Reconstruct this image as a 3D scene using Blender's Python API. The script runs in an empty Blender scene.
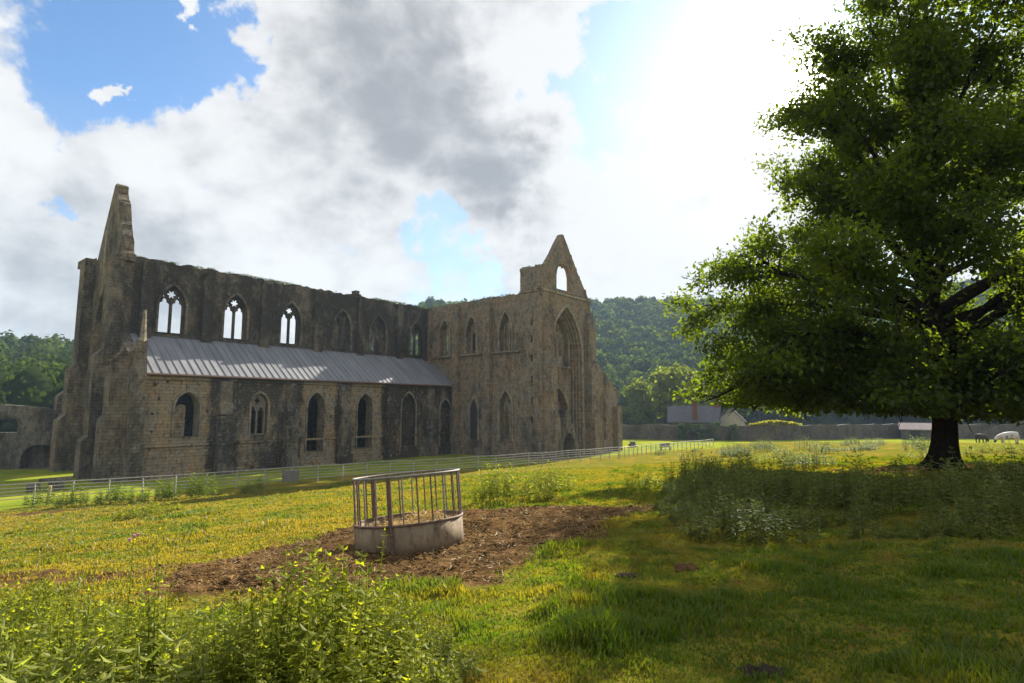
import bpy, math, random
import numpy as np
from mathutils.geometry import tessellate_polygon
from mathutils import Vector, Matrix

rng = np.random.default_rng(7)
random.seed(7)
PI = math.pi
ZS = 6.0                      # the abbey lawn is z = 0, the eye is at z = 6
scene = bpy.context.scene
COL = scene.collection

# ------------------------------------------------------------------ helpers
class MB:
    """collects boxes, plates, tubes and raw arrays; build() links them as one mesh object"""
    def __init__(s): s.V = []; s.F = []
    def add(s, verts, faces):
        b = len(s.V); s.V += [tuple(v) for v in verts]; s.F += [tuple(b + i for i in f) for f in faces]; return s
    def hexa(s, p):           # 8 points: bottom ring 0-3, top ring 4-7
        return s.add(p, [(0, 3, 2, 1), (4, 5, 6, 7), (0, 1, 5, 4), (1, 2, 6, 5), (2, 3, 7, 6), (3, 0, 4, 7)])
    def box(s, x0, x1, y0, y1, z0, z1):
        return s.hexa([(x0, y0, z0), (x1, y0, z0), (x1, y1, z0), (x0, y1, z0), (x0, y0, z1), (x1, y0, z1), (x1, y1, z1), (x0, y1, z1)])
    def rough(s, x0, x1, y0, y1, z0, z1, j=.06):
        p = [(x0, y0, z0), (x1, y0, z0), (x1, y1, z0), (x0, y1, z0), (x0, y0, z1), (x1, y0, z1), (x1, y1, z1), (x0, y1, z1)]
        return s.hexa([tuple(c + random.uniform(-j, j) for c in q) for q in p])
    def plate(s, outer, holes, mp, d0, d1):
        polys = [outer] + list(holes)
        vec = [[Vector((a, b, 0)) for a, b in p] for p in polys]
        tri = tessellate_polygon(vec)
        flat = [q for p in polys for q in p]
        n = len(flat); b = len(s.V)
        s.V += [mp(a, c, d0) for a, c in flat] + [mp(a, c, d1) for a, c in flat]
        for t in tri:
            s.F.append((b + t[0], b + t[1], b + t[2])); s.F.append((b + n + t[2], b + n + t[1], b + n + t[0]))
        o = 0
        for p in polys:
            m = len(p)
            for i in range(m):
                j = (i + 1) % m
                s.F.append((b + o + i, b + o + j, b + n + o + j, b + n + o + i))
            o += m
        return s
    def tube(s, path, rad, n=8, cap=True):
        path = [Vector(p) for p in path]
        if not hasattr(rad, '__len__'): rad = [rad] * len(path)
        b = len(s.V); up = Vector((0, 0, 1)); last = None
        for i, p in enumerate(path):
            d = (path[min(i + 1, len(path) - 1)] - path[max(i - 1, 0)]).normalized()
            if last is None:
                a = d.cross(up)
                if a.length < .05: a = d.cross(Vector((1, 0, 0)))
            else:
                a = last - d * last.dot(d)
            a.normalize(); last = a; c = d.cross(a)
            for k in range(n):
                w = 2 * PI * k / n
                s.V.append(tuple(p + (a * math.cos(w) + c * math.sin(w)) * rad[i]))
        for i in range(len(path) - 1):
            for k in range(n):
                q = (k + 1) % n
                s.F.append((b + i * n + k, b + i * n + q, b + (i + 1) * n + q, b + (i + 1) * n + k))
        if cap:
            s.F.append(tuple(b + k for k in reversed(range(n))))
            e = b + (len(path) - 1) * n; s.F.append(tuple(e + k for k in range(n)))
        return s
    def build(s, name, mat, parent=None, smooth=False, fix=True):
        me = bpy.data.meshes.new(name); me.from_pydata(s.V, [], s.F)
        if fix:
            import bmesh
            bm = bmesh.new(); bm.from_mesh(me); bmesh.ops.recalc_face_normals(bm, faces=bm.faces); bm.to_mesh(me); bm.free()
        return link(name, me, mat, parent, smooth)

def link(name, me, mat, parent=None, smooth=False):
    o = bpy.data.objects.new(name, me); COL.objects.link(o)
    if mat: me.materials.append(mat)
    if smooth: me.polygons.foreach_set('use_smooth', [True] * len(me.polygons))
    if parent: o.parent = parent
    return o

def np_mesh(name, V, F, mat, parent=None, tone=None, smooth=False):
    V = np.asarray(V, np.float32); F = np.asarray(F, np.int32)
    me = bpy.data.meshes.new(name); k = F.shape[1]
    me.vertices.add(len(V)); me.vertices.foreach_set('co', V.ravel())
    me.loops.add(F.size); me.loops.foreach_set('vertex_index', F.ravel())
    me.polygons.add(len(F)); me.polygons.foreach_set('loop_start', np.arange(0, F.size, k, dtype=np.int32))
    if smooth: me.polygons.foreach_set('use_smooth', np.ones(len(F), bool))
    if tone is not None:
        for nm, arr in (tone.items() if isinstance(tone, dict) else [('tone', tone)]):
            at = me.attributes.new(nm, 'FLOAT', 'POINT'); at.data.foreach_set('value', np.asarray(arr, np.float32))
    me.update(); me.validate()
    return link(name, me, mat, parent)

def thing(name, label, cat, loc=(0, 0, 0), rotz=0., group=None):
    o = bpy.data.objects.new(name, None); COL.objects.link(o)
    o.location = loc; o.rotation_euler = (0, 0, rotz); o.empty_display_size = .2
    return tag(o, label, cat, group)
def tag(o, label=None, cat=None, group=None, kind=None):
    if label: o['label'] = label
    if cat: o['category'] = cat
    if group: o['group'] = group
    if kind: o['kind'] = kind
    return o
def copy_tree(o, parent=None):
    c = o.copy(); COL.objects.link(c)
    if parent: c.parent = parent
    for ch in list(o.children): copy_tree(ch, c)
    return c

def lattice(ix, iy, seed):
    h = (ix * 374761393 + iy * 668265263 + seed * 974711) & 0x7fffffff
    h = ((h ^ (h >> 13)) * 1274126177) & 0x7fffffff
    return ((h ^ (h >> 16)) & 0xffff) / 65535.
def vnoise(x, y, seed=0):
    x = np.asarray(x, float); y = np.asarray(y, float)
    ix = np.floor(x).astype(np.int64); iy = np.floor(y).astype(np.int64)
    fx = x - ix; fy = y - iy; fx = fx * fx * (3 - 2 * fx); fy = fy * fy * (3 - 2 * fy)
    a = lattice(ix, iy, seed); b = lattice(ix + 1, iy, seed); c = lattice(ix, iy + 1, seed); d = lattice(ix + 1, iy + 1, seed)
    return (a * (1 - fx) + b * fx) * (1 - fy) + (c * (1 - fx) + d * fx) * fy
def fbm(x, y, seed=0, o=4):
    r = 0; a = .5
    for i in range(o):
        r = r + a * vnoise(x * 2 ** i, y * 2 ** i, seed + i); a *= .5
    return r

# ------------------------------------------------------------------ materials
def mat(name):
    m = bpy.data.materials.new(name); m.use_nodes = True
    nt = m.node_tree; nt.nodes.clear()
    out = nt.nodes.new('ShaderNodeOutputMaterial')
    return m, nt, out
def N(nt, t, **kw):
    n = nt.nodes.new(t)
    for k, v in kw.items():
        if hasattr(n, k): setattr(n, k, v)
        else: n.inputs[k.replace('_', ' ')].default_value = v
    return n
def L(nt, a, b): nt.links.new(a, b)
def ramp(nt, src, stops, interp='LINEAR'):
    r = nt.nodes.new('ShaderNodeValToRGB'); r.color_ramp.interpolation = interp
    els = r.color_ramp.elements
    while len(els) < len(stops): els.new(.5)
    for e, (p, c) in zip(els, stops):
        e.position = p; e.color = (c, c, c, 1) if not hasattr(c, '__len__') else (*c, 1)
    L(nt, src, r.inputs[0]); return r.outputs[0]
def mixc(nt, f, a, b, bt='MIX'):
    n = nt.nodes.new('ShaderNodeMix'); n.data_type = 'RGBA'; n.blend_type = bt
    for s, v in ((n.inputs[0], f), (n.inputs[6], a), (n.inputs[7], b)):
        if isinstance(v, bpy.types.NodeSocket): L(nt, v, s)
        elif hasattr(v, '__len__'): s.default_value = (*v, 1)
        else: s.default_value = v
    return n.outputs[2]
def mth(nt, op, a, b=None, c=None, clamp=False):
    n = nt.nodes.new('ShaderNodeMath'); n.operation = op; n.use_clamp = clamp
    for i, v in enumerate((a, b, c)):
        if v is None: continue
        if isinstance(v, bpy.types.NodeSocket): L(nt, v, n.inputs[i])
        else: n.inputs[i].default_value = v
    return n.outputs[0]
def noise(nt, vec, scale, detail=4., rough=.55, dist=0.):
    n = nt.nodes.new('ShaderNodeTexNoise'); n.inputs['Scale'].default_value = scale
    n.inputs['Detail'].default_value = detail; n.inputs['Roughness'].default_value = rough; n.inputs['Distortion'].default_value = dist
    if vec is not None: L(nt, vec, n.inputs['Vector'])
    return n.outputs['Fac']
def mapping(nt, vec, scale=(1, 1, 1), loc=(0, 0, 0)):
    n = nt.nodes.new('ShaderNodeMapping'); n.inputs['Scale'].default_value = scale; n.inputs['Location'].default_value = loc
    L(nt, vec, n.inputs['Vector']); return n.outputs[0]
def bump(nt, h, strength, dist):
    b = nt.nodes.new('ShaderNodeBump'); b.inputs['Strength'].default_value = strength; b.inputs['Distance'].default_value = dist
    L(nt, h, b.inputs['Height']); return b.outputs[0]
def principled(nt, out, col, rough=.9, metal=0., normal=None, spec=.3):
    p = nt.nodes.new('ShaderNodeBsdfPrincipled')
    if isinstance(col, bpy.types.NodeSocket): L(nt, col, p.inputs['Base Color'])
    else: p.inputs['Base Color'].default_value = (*col, 1)
    if isinstance(rough, bpy.types.NodeSocket): L(nt, rough, p.inputs['Roughness'])
    else: p.inputs['Roughness'].default_value = rough
    p.inputs['Metallic'].default_value = metal; p.inputs['Specular IOR Level'].default_value = spec
    if normal is not None: L(nt, normal, p.inputs['Normal'])
    L(nt, p.outputs[0], out.inputs['Surface']); return p

def stone(name, base, dark, lich, cw=.62, ch=.29, stain=.5, speck=.5, rubble=0., clean=()):
    """weathered coursed stone; texture space is the object's own metres (x along the nave, y across, z up);
    stain = how much dark growth, clean = stretches along x where the wall was repaired or kept clear of it"""
    m, nt, out = mat(name)
    tc = nt.nodes.new('ShaderNodeTexCoord'); ob = tc.outputs['Object']; sep = nt.nodes.new('ShaderNodeSeparateXYZ'); L(nt, ob, sep.inputs[0])
    h = mth(nt, 'ADD', sep.outputs[0], sep.outputs[1])
    wob = mth(nt, 'MULTIPLY', noise(nt, ob, 1.7, 3), .05 + rubble * .3)
    cmb = nt.nodes.new('ShaderNodeCombineXYZ'); L(nt, mth(nt, 'ADD', h, wob), cmb.inputs[0]); L(nt, mth(nt, 'ADD', sep.outputs[2], wob), cmb.inputs[1])
    bk = nt.nodes.new('ShaderNodeTexBrick'); L(nt, cmb.outputs[0], bk.inputs['Vector'])
    bk.inputs['Scale'].default_value = 1.; bk.inputs['Brick Width'].default_value = cw; bk.inputs['Row Height'].default_value = ch
    bk.inputs['Mortar Size'].default_value = .022; bk.inputs['Mortar Smooth'].default_value = .3; bk.inputs['Bias'].default_value = 0.
    bk.inputs['Color1'].default_value = (*[c * .7 for c in base], 1); bk.inputs['Color2'].default_value = (*[c * 1.06 for c in base], 1)
    bk.inputs['Mortar'].default_value = (*[c * .5 for c in base], 1)
    c = mixc(nt, ramp(nt, noise(nt, ob, .45, 6, .65), [(.4, 0.), (.62, .6)]), bk.outputs['Color'], [base[0] * 1.2, base[1] * .95, base[2] * .7])
    gr = sum(base) / 3; c = mixc(nt, ramp(nt, noise(nt, mapping(nt, ob, (1, 1, .7), (20, 4, 8)), .8, 6, .7), [(.45, 0.), (.62, .75)]), c, (gr * 1.0, gr * .9, gr * .74))
    # dark growth: broad patches, slightly drawn out downwards, broken up by finer noise
    st = noise(nt, mapping(nt, ob, (.42, .42, .2), (3.1, 7.7, 1.3)), 1., 12, .74, .25)
    for a, b in clean:
        up = nt.nodes.new('ShaderNodeMapRange'); L(nt, sep.outputs[0], up.inputs[0]); up.inputs[1].default_value = a - .35; up.inputs[2].default_value = a + .35
        dn = nt.nodes.new('ShaderNodeMapRange'); L(nt, sep.outputs[0], dn.inputs[0]); dn.inputs[1].default_value = b - .35; dn.inputs[2].default_value = b + .35; dn.inputs[3].default_value = 1; dn.inputs[4].default_value = 0
        st = mth(nt, 'SUBTRACT', st, mth(nt, 'MULTIPLY', mth(nt, 'MULTIPLY', up.outputs[0], dn.outputs[0]), .2))
    lo = .56 - .2 * stain
    c = mixc(nt, ramp(nt, st, [(lo, 0.), (lo + .13, .88)]), c, mixc(nt, bk.outputs['Fac'], mixc(nt, noise(nt, ob, 3., 4, .7), [d * .55 for d in dark], [d * 1.6 for d in dark]), [d * .4 for d in dark]))
    fine = noise(nt, mapping(nt, ob, (1., 1., .6)), 2.6, 6, .75)
    c = mixc(nt, ramp(nt, fine, [(.5, 0.), (.66, .75)]), c, [d * .55 for d in dark])
    c = mixc(nt, ramp(nt, noise(nt, mapping(nt, ob, (1., 1., .8), (9, 2, 5)), 3.4, 6, .8), [(.62 - .05 * speck, 0.), (.69 - .05 * speck, .6)]), c, lich)
    hgt = mth(nt, 'ADD', mth(nt, 'MULTIPLY', bk.outputs['Fac'], -.8), mth(nt, 'ADD', mth(nt, 'MULTIPLY', noise(nt, ob, 5., 6, .7), .9 + rubble), mth(nt, 'MULTIPLY', fine, .6)))
    principled(nt, out, c, .95, 0, bump(nt, hgt, 1., .12 + .14 * rubble), .1)
    return m

def plain(name, col, rough=.7, metal=0., var=.25, scale=6., bumpd=0.):
    m, nt, out = mat(name); tc = nt.nodes.new('ShaderNodeTexCoord')
    n = noise(nt, tc.outputs['Object'], scale, 5, .65)
    c = mixc(nt, ramp(nt, n, [(.3, 0.), (.72, 1.)]), [v * (1 - var) for v in col], [min(1, v * (1 + var)) for v in col])
    principled(nt, out, c, rough, metal, bump(nt, n, .6, bumpd) if bumpd else None, 0. if rough > .85 else .3)
    return m

def leafy(name, lo, hi, trans=.45, tcol=None, gloss=.06, isl=.5):
    """foliage: 'tone' (per clump) and a per-leaf random pick the green; light passes through the blade"""
    m, nt, out = mat(name)
    at = nt.nodes.new('ShaderNodeAttribute'); at.attribute_name = 'tone'
    g = nt.nodes.new('ShaderNodeNewGeometry')
    f = mth(nt, 'ADD', mth(nt, 'MULTIPLY', at.outputs['Fac'], 1 - isl), mth(nt, 'MULTIPLY', g.outputs['Random Per Island'], isl))
    c = mixc(nt, f, lo, hi)
    d = nt.nodes.new('ShaderNodeBsdfDiffuse'); L(nt, c, d.inputs[0])
    t = nt.nodes.new('ShaderNodeBsdfTranslucent'); L(nt, mixc(nt, 1., c, tcol or (1.5, 1.75, .55), 'MULTIPLY'), t.inputs[0])
    mx = nt.nodes.new('ShaderNodeMixShader'); mx.inputs[0].default_value = trans; L(nt, d.outputs[0], mx.inputs[1]); L(nt, t.outputs[0], mx.inputs[2])
    gl = nt.nodes.new('ShaderNodeBsdfGlossy'); gl.inputs['Roughness'].default_value = .5; gl.inputs[0].default_value = (.8, .85, .8, 1)
    m2 = nt.nodes.new('ShaderNodeMixShader'); m2.inputs[0].default_value = gloss; L(nt, mx.outputs[0], m2.inputs[1]); L(nt, gl.outputs[0], m2.inputs[2])
    L(nt, m2.outputs[0], out.inputs['Surface'])
    return m

STONE_AISLE = stone('aisle_stone', (.36, .275, .165), (.045, .038, .03), (.5, .48, .42), stain=.95, speck=1., clean=((-1.5, 5.2), (14.6, 18.6), (20.6, 24.8)))
STONE_DARK = stone('clerestory_stone', (.21, .175, .125), (.048, .041, .032), (.3, .28, .24), stain=.85, speck=.5, ch=.27)
STONE_WARM = stone('transept_stone', (.3, .24, .165), (.085, .07, .052), (.42, .38, .31), stain=.3, speck=.5)
STONE_WEST = stone('west_front_stone', (.26, .215, .155), (.065, .055, .042), (.42, .39, .32), stain=.6, speck=.5)
STONE_RUB = stone('buttress_rubble', (.36, .31, .23), (.09, .08, .06), (.56, .53, .46), .38, .2, .5, 1.3, 1.)
STONE_RUIN = stone('ruin_rubble', (.3, .28, .24), (.08, .072, .06), (.3, .29, .26), .4, .2, .6, .7, .7)
STONE_WALL = stone('field_wall_rubble', (.235, .21, .18), (.12, .11, .09), (.33, .31, .28), .4, .2, .45, .3, .8)
STONE_TRIM = stone('dressed_stone', (.36, .31, .23), (.13, .115, .085), (.5, .47, .4), .8, .4, .35, .4)
DARKWOOD = plain('dark_opening_timber', (.035, .03, .025), .8)
METAL = plain('galvanised_rail', (.19, .17, .155), .65, .1, .35, 9)
RUST = plain('rusted_steel_bar', (.13, .08, .055), .75, .0, .5, 14)
SLATE = plain('slate_roof', (.12, .118, .125), .95, 0, .25, 3, .03)
PALE = plain('pale_sheet_roof', (.36, .3, .28), .95, 0, .15, 1.2)
BRICK = plain('chimney_brick', (.17, .065, .045), .9, 0, .3, 4, .02)
WOODP = plain('weathered_wood', (.3, .24, .16), .85, 0, .35, 8, .01)
BARK = plain('tree_bark', (.032, .026, .02), .95, 0, .45, 5, .12)
HAYM = plain('dry_hay', (.42, .31, .14), .95, 0, .45, 18, .02)
SOIL = plain('mole_soil', (.11, .06, .03), .95, 0, .4, 14, .04)
DUNG = plain('dung', (.045, .035, .026), .9, 0, .4, 14, .04)
LEAF_BIG = leafy('chestnut_leaf', (.026, .045, .009), (.088, .12, .018), .56, tcol=(2.7, 2.6, .5), gloss=.015)
LEAF_MID = leafy('valley_leaf', (.08, .10, .025), (.2, .2, .05), .55, gloss=.0)
LEAF_FOREST = leafy('forest_leaf', (.022, .04, .012), (.13, .15, .035), .4, gloss=.0, isl=.3)
LEAF_NETTLE = leafy('nettle_leaf', (.1, .13, .014), (.28, .29, .036), .58, tcol=(1.8, 1.8, .4), gloss=.012)
LEAF_SHADE = leafy('shade_weed_leaf', (.05, .075, .016), (.19, .2, .045), .45, gloss=.02)
LEAF_DARKW = leafy('dark_weed_leaf', (.07, .1, .014), (.18, .2, .032), .5, gloss=.01)
LEAF_IVY = leafy('ivy_leaf', (.02, .04, .012), (.06, .09, .02), .3, gloss=.05)
GRASSM = leafy('grass_blade', (.06, .118, .008), (.28, .2, .038), .5, tcol=(1.4, 1.45, .32), gloss=.02, isl=.25)
STRAWM = leafy('straw_stalk', (.11, .062, .022), (.38, .25, .1), .25, tcol=(1.2, 1.1, .8), gloss=.03, isl=.8)

# sheet-metal aisle roof
m, nt, out = mat('lead_roof'); tc = nt.nodes.new('ShaderNodeTexCoord')
n1 = noise(nt, mapping(nt, tc.outputs['Object'], (1.4, .2, .2)), 1., 4, .6)
c = mixc(nt, ramp(nt, n1, [(.3, 0.), (.7, 1.)]), (.13, .132, .145), (.22, .218, .225))
principled(nt, out, c, ramp(nt, n1, [(.3, .55), (.7, .7)]), .0, bump(nt, noise(nt, tc.outputs['Object'], 1.2, 3), .3, .05), .5)
ROOF = m
# feeder sheet
m, nt, out = mat('weathered_feeder_sheet'); tc = nt.nodes.new('ShaderNodeTexCoord'); ob = tc.outputs['Object']
n1 = noise(nt, ob, 2.2, 6, .7); n2 = noise(nt, mapping(nt, ob, (3, 3, 1.)), 3., 5, .7)
sz = nt.nodes.new('ShaderNodeSeparateXYZ'); L(nt, ob, sz.inputs[0])
c = mixc(nt, ramp(nt, n1, [(.32, 0.), (.66, 1.)]), (.145, .105, .066), (.25, .19, .12))
c = mixc(nt, ramp(nt, n2, [(.5, 0.), (.66, .85)]), c, (.1, .055, .03))
low = mth(nt, 'SUBTRACT', mth(nt, 'MULTIPLY', n1, .3), sz.outputs[2])
c = mixc(nt, ramp(nt, low, [(.0, 0.), (.12, .75)]), c, (.12, .08, .05))
principled(nt, out, c, .85, 0., bump(nt, n2, .3, .01), .2)
FEEDER = m

# ------------------------------------------------------------------ ground
CTRL = np.array([(0, 0, -1.65), (-1.7, 9.6, -2.3), (17.3, 23, -2.45), (-32, 35.5, -6.0), (-22, 41, -5.9), (-14.5, 46, -5.75), (-4, 47, -5.3),
  (8, 53, -4.9), (16, 70, -5.7), (31, 89, -6), (28, 45, -3.4), (45, 80, -4.9), (70, 112, -6), (4, 5, -1.72), (-4, 4, -2.1), (-12, 11, -3.15),
  (0, -20, -1.2), (-25, -10, -3.6), (25, -10, -.9), (-34, 14, -5.3), (30, 10, -1.7), (20, 100, -6), (-31, 49, -6), (-8, 70, -6), (-45, 40, -6),
  (0, 60, -5.9), (3, 20, -2.75), (-14, 26, -4.4), (5, 35, -3.9), (55, 40, -2.9), (52, 62, -3.8), (-60, 60, -6), (-60, 20, -6), (10, 110, -6), (45, 108, -6), (80, 75, -4.6)])
def tpsk(r): return np.where(r > 0, r * r * np.log(r + 1e-9), 0)
nC = len(CTRL); MM = np.zeros((nC + 3, nC + 3))
MM[:nC, :nC] = tpsk(np.linalg.norm(CTRL[:, None, :2] - CTRL[None, :, :2], axis=2)) + np.eye(nC) * 2.
MM[:nC, nC] = 1; MM[:nC, nC + 1:] = CTRL[:, :2]; MM[nC:, :nC] = MM[:nC, nC:].T
TW = np.linalg.solve(MM, np.r_[CTRL[:, 2], 0, 0, 0])
HILL_AZ = np.radians([-100, -80, -60, -42, -36, -30, -22, -15, -8, 0, 8, 17, 25, 33, 42, 60, 80, 100])
HILL_EL = np.array([.0, .06, .08, .075, .072, .08, .09, .13, .182, .178, .182, .178, .16, .165, .165, .14, .06, .0])
HILL_R0 = np.array([95, 100, 105, 110, 115, 125, 140, 150, 165, 180, 195, 210, 210, 210, 210, 210, 210, 210.])
HILL_R1 = np.array([240, 250, 250, 250, 260, 280, 320, 360, 400, 430, 460, 480, 490, 490, 480, 450, 450, 450.])
def tz(x, y, micro=True):
    x = np.asarray(x, float); y = np.asarray(y, float)
    d = np.hypot(x[..., None] - CTRL[:, 0], y[..., None] - CTRL[:, 1])
    z = tpsk(d) @ TW[:nC] + TW[nC] + TW[nC + 1] * x + TW[nC + 2] * y
    r = np.hypot(x, y); k = np.clip((r - 95) / 35, 0, 1); k = k * k * (3 - 2 * k)
    z = np.clip(z, -6, -.6) * (1 - k) - 6 * k
    if micro:
        a = np.clip((r - 1) / 3, 0, 1)
        lawn = np.clip((z + 6) / .5, 0, 1)
        z = z + lawn * ((fbm(x * .35, y * .35, 3) - .47) * .28 + a * (fbm(x * 1.6, y * 1.6, 9) - .47) * .13 + a * (fbm(x * 6, y * 6, 14, 2) - .37) * .05)
    az = np.arctan2(x, y); e = np.interp(az, HILL_AZ, HILL_EL); r0 = np.interp(az, HILL_AZ, HILL_R0); r1 = np.interp(az, HILL_AZ, HILL_R1)
    u = np.clip((r - r0) / (r1 - r0), 0, 1); up = u ** 1.15
    hz = (e * r1 + 6 - 9) * up + np.where(e > .03, (fbm(x * .02, y * .02, 21) - .47) * 16 * u * (1 - .6 * u), 0)
    return z + np.maximum(hz, 0) + ZS
def gz(x, y): return float(tz(np.array([x]), np.array([y]))[0])

MUD = np.array([(-5.02, 8.93), (-4.96, 10.5), (-4.21, 11.84), (-3.51, 12.89), (-1.07, 15.04), (1.21, 14.95), (3.12, 14.45), (3.6, 13.6), (3.12, 12.91), (1.59, 10.73),
  (.72, 8.97), (.1, 7.43), (-.49, 7.06), (-1.53, 6.99), (-2.41, 6.84), (-3.18, 7.04), (-4.1, 7.67)])
STRIP = np.array([(-31, 33.2), (-27, 32.6), (-21, 33.9), (-18.5, 34.8), (-20, 33.4), (-24, 31.6), (-30, 31.8)])
def poly_sd(x, y, P):
    d = np.full(x.shape, 1e9); ins = np.zeros(x.shape, bool); n = len(P)
    for i in range(n):
        ax, ay = P[i]; bx, by = P[(i + 1) % n]; ex, ey = bx - ax, by - ay
        t = np.clip(((x - ax) * ex + (y - ay) * ey) / (ex * ex + ey * ey), 0, 1)
        d = np.minimum(d, np.hypot(x - ax - t * ex, y - ay - t * ey))
        c = ((ay > y) != (by > y)) & (x < (bx - ax) * (y - ay) / ((by - ay) if by != ay else 1e-9) + ax); ins ^= c
    return np.where(ins, -d, d)
def mudmask(x, y):
    s = poly_sd(x, y, MUD) + (fbm(x * .9, y * .9, 31) - .47) * 1.8
    a = np.clip(.5 - s / .7, 0, 1)
    s2 = poly_sd(x, y, STRIP) + (fbm(x * .5, y * .5, 35) - .47) * 2.5
    a = np.maximum(a, np.clip(.5 - s2 / 1., 0, 1) * .8)
    # bare streaks in the field left of the feeder
    s3 = np.hypot((x + 7.2) / 2.6, (y - 9.3) / .7) - 1 + (fbm(x * 1.3, y * 1.3, 41) - .47) * 2
    a = np.maximum(a, np.clip(.5 - s3 / .8, 0, 1) * .6)
    s4 = np.hypot((x - 18.5) / 4.5, (y - 24.5) / 2.4) - 1 + (fbm(x * .9, y * .9, 47) - .47) * 1.2
    return np.maximum(a, np.clip(.5 - s4 / .4, 0, 1) * .9)

radii = np.concatenate([[0.0], np.geomspace(.5, 60, 300), np.geomspace(61.5, 1600, 110)])
azs = np.concatenate([np.radians(np.linspace(-64, 64, 440)), np.radians(np.linspace(66.5, 293.5, 92))])
RR, AA = np.meshgrid(radii, azs, indexing='ij')
X = RR * np.sin(AA); Y = RR * np.cos(AA); Z = tz(X, Y)
nr, na = RR.shape
I = np.arange(nr * na).reshape(nr, na)
Fq = np.stack([I[:-1], I[1:], np.roll(I, -1, 1)[1:], np.roll(I, -1, 1)[:-1]], -1)
Fq = Fq[:, :, ::-1]
mud = mudmask(X, Y); lawn = np.clip((6.12 - Z) / .1, 0, 1) * 0 + (np.abs(Z) < .06) * 1.
Zm = Z + np.where(mud > .3, ((fbm(X * 3, Y * 3, 51) - .5) * .2 + (fbm(X * 9, Y * 9, 55, 2) - .37) * .09) * mud, 0)
V3 = np.stack([X, Y, Zm], -1).reshape(-1, 3)

m, nt, out = mat('pasture')
tc = nt.nodes.new('ShaderNodeTexCoord'); ob = tc.outputs['Object']
am = nt.nodes.new('ShaderNodeAttribute'); am.attribute_name = 'mud'
al = nt.nodes.new('ShaderNodeAttribute'); al.attribute_name = 'lawn'
g1 = noise(nt, ob, .55, 6, .65); g2 = noise(nt, ob, 3.2, 6, .7); g3 = noise(nt, ob, 22, 4, .7); g0 = noise(nt, ob, .12, 3, .5)
grass = mixc(nt, ramp(nt, g2, [(.3, 0.), (.7, 1.)]), (.06, .1, .009), (.17, .17, .018))
grass = mixc(nt, ramp(nt, g1, [(.42, 0.), (.62, .8)]), grass, (.33, .21, .035))
grass = mixc(nt, ramp(nt, g0, [(.48, 0.), (.62, .5)]), grass, (.15, .17, .022))
grass = mixc(nt, ramp(nt, noise(nt, ob, 1.4, 7, .8), [(.55, 0.), (.64, .9)]), grass, (.2, .095, .03))
grass = mixc(nt, ramp(nt, g3, [(.3, .55), (.6, 0.)]), grass, (.06, .07, .015))
lawnc = mixc(nt, ramp(nt, noise(nt, ob, .25, 4), [(.4, 0.), (.6, 1.)]), (.15, .2, .018), (.27, .27, .03))
col = mixc(nt, al.outputs['Fac'], grass, lawnc)
mudc = mixc(nt, ramp(nt, noise(nt, ob, 5.5, 7, .8), [(.34, 0.), (.64, 1.)]), (.03, .018, .009), (.2, .118, .05))
mudc = mixc(nt, ramp(nt, noise(nt, ob, 1.5, 5, .7), [(.45, 0.), (.6, .7)]), mudc, (.05, .028, .014))
fm = mth(nt, 'ADD', am.outputs['Fac'], mth(nt, 'MULTIPLY', mth(nt, 'SUBTRACT', g3, .5), .5))
col = mixc(nt, ramp(nt, fm, [(.32, 0.), (.5, 1.)]), col, mudc)
hh = mth(nt, 'ADD', mth(nt, 'MULTIPLY', g2, .6), mth(nt, 'MULTIPLY', g3, .5))
principled(nt, out, col, 1., 0, bump(nt, hh, .9, .09), 0.)
PASTURE = m
m, nt, out = mat('woodland_floor'); tc = nt.nodes.new('ShaderNodeTexCoord')
principled(nt, out, mixc(nt, noise(nt, tc.outputs['Object'], .1, 5), (.03, .04, .015), (.06, .08, .025)), 1., 0, None, .1)
WOODF = m

rf = RR[:-1]; eF = np.interp((AA[:-1] + PI) % (2 * PI) - PI, HILL_AZ, HILL_EL); r0F = np.interp((AA[:-1] + PI) % (2 * PI) - PI, HILL_AZ, HILL_R0)
ishill = (rf > r0F + 2) & (eF > .02)
att = {'mud': mud.ravel(), 'lawn': lawn.ravel()}
def submesh(name, mask, material):
    F = Fq[mask]; u, inv = np.unique(F, return_inverse=True)
    return np_mesh(name, V3[u], inv.reshape(F.shape), material, tone={k: v[u] for k, v in att.items()}, smooth=True)
tag(submesh('ground', ~ishill, PASTURE), 'sloping rough pasture falling away to the flat abbey lawn', 'ground', kind='structure')
tag(submesh('hillside', ishill, WOODF), 'steep valley side under the hanging woodland', 'hillside', kind='structure')

# ------------------------------------------------------------------ foliage helpers
def rotm(n):
    """n random rotations"""
    q = rng.normal(size=(n, 4)); q /= np.linalg.norm(q, axis=1)[:, None]; w, x, y, z = q.T
    return np.stack([1 - 2 * (y * y + z * z), 2 * (x * y - z * w), 2 * (x * z + y * w), 2 * (x * y + z * w), 1 - 2 * (x * x + z * z), 2 * (y * z - x * w),
                     2 * (x * z - y * w), 2 * (y * z + x * w), 1 - 2 * (x * x + y * y)], -1).reshape(n, 3, 3)
def frame(dirs, normals):
    a = dirs / np.linalg.norm(dirs, axis=1)[:, None]
    b = np.cross(normals, a); b /= np.linalg.norm(b, axis=1)[:, None] + 1e-9
    return np.stack([b, a, np.cross(b, a)], -1)          # columns: width, length, normal
LEAF_V = np.array([(0, 0, 0), (-.5, .42, .1), (0, .5, -.04), (.5, .42, .1), (0, 1, -.16)], float)   # folded blade, base at 0, tip at y = 1
LEAF_F = np.array([(0, 2, 1, 1), (0, 3, 2, 2), (1, 2, 4, 4), (2, 3, 4, 4)])
LEAF_T = np.array([(0, 2, 1), (0, 3, 2), (1, 2, 4), (2, 3, 4)])
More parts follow.
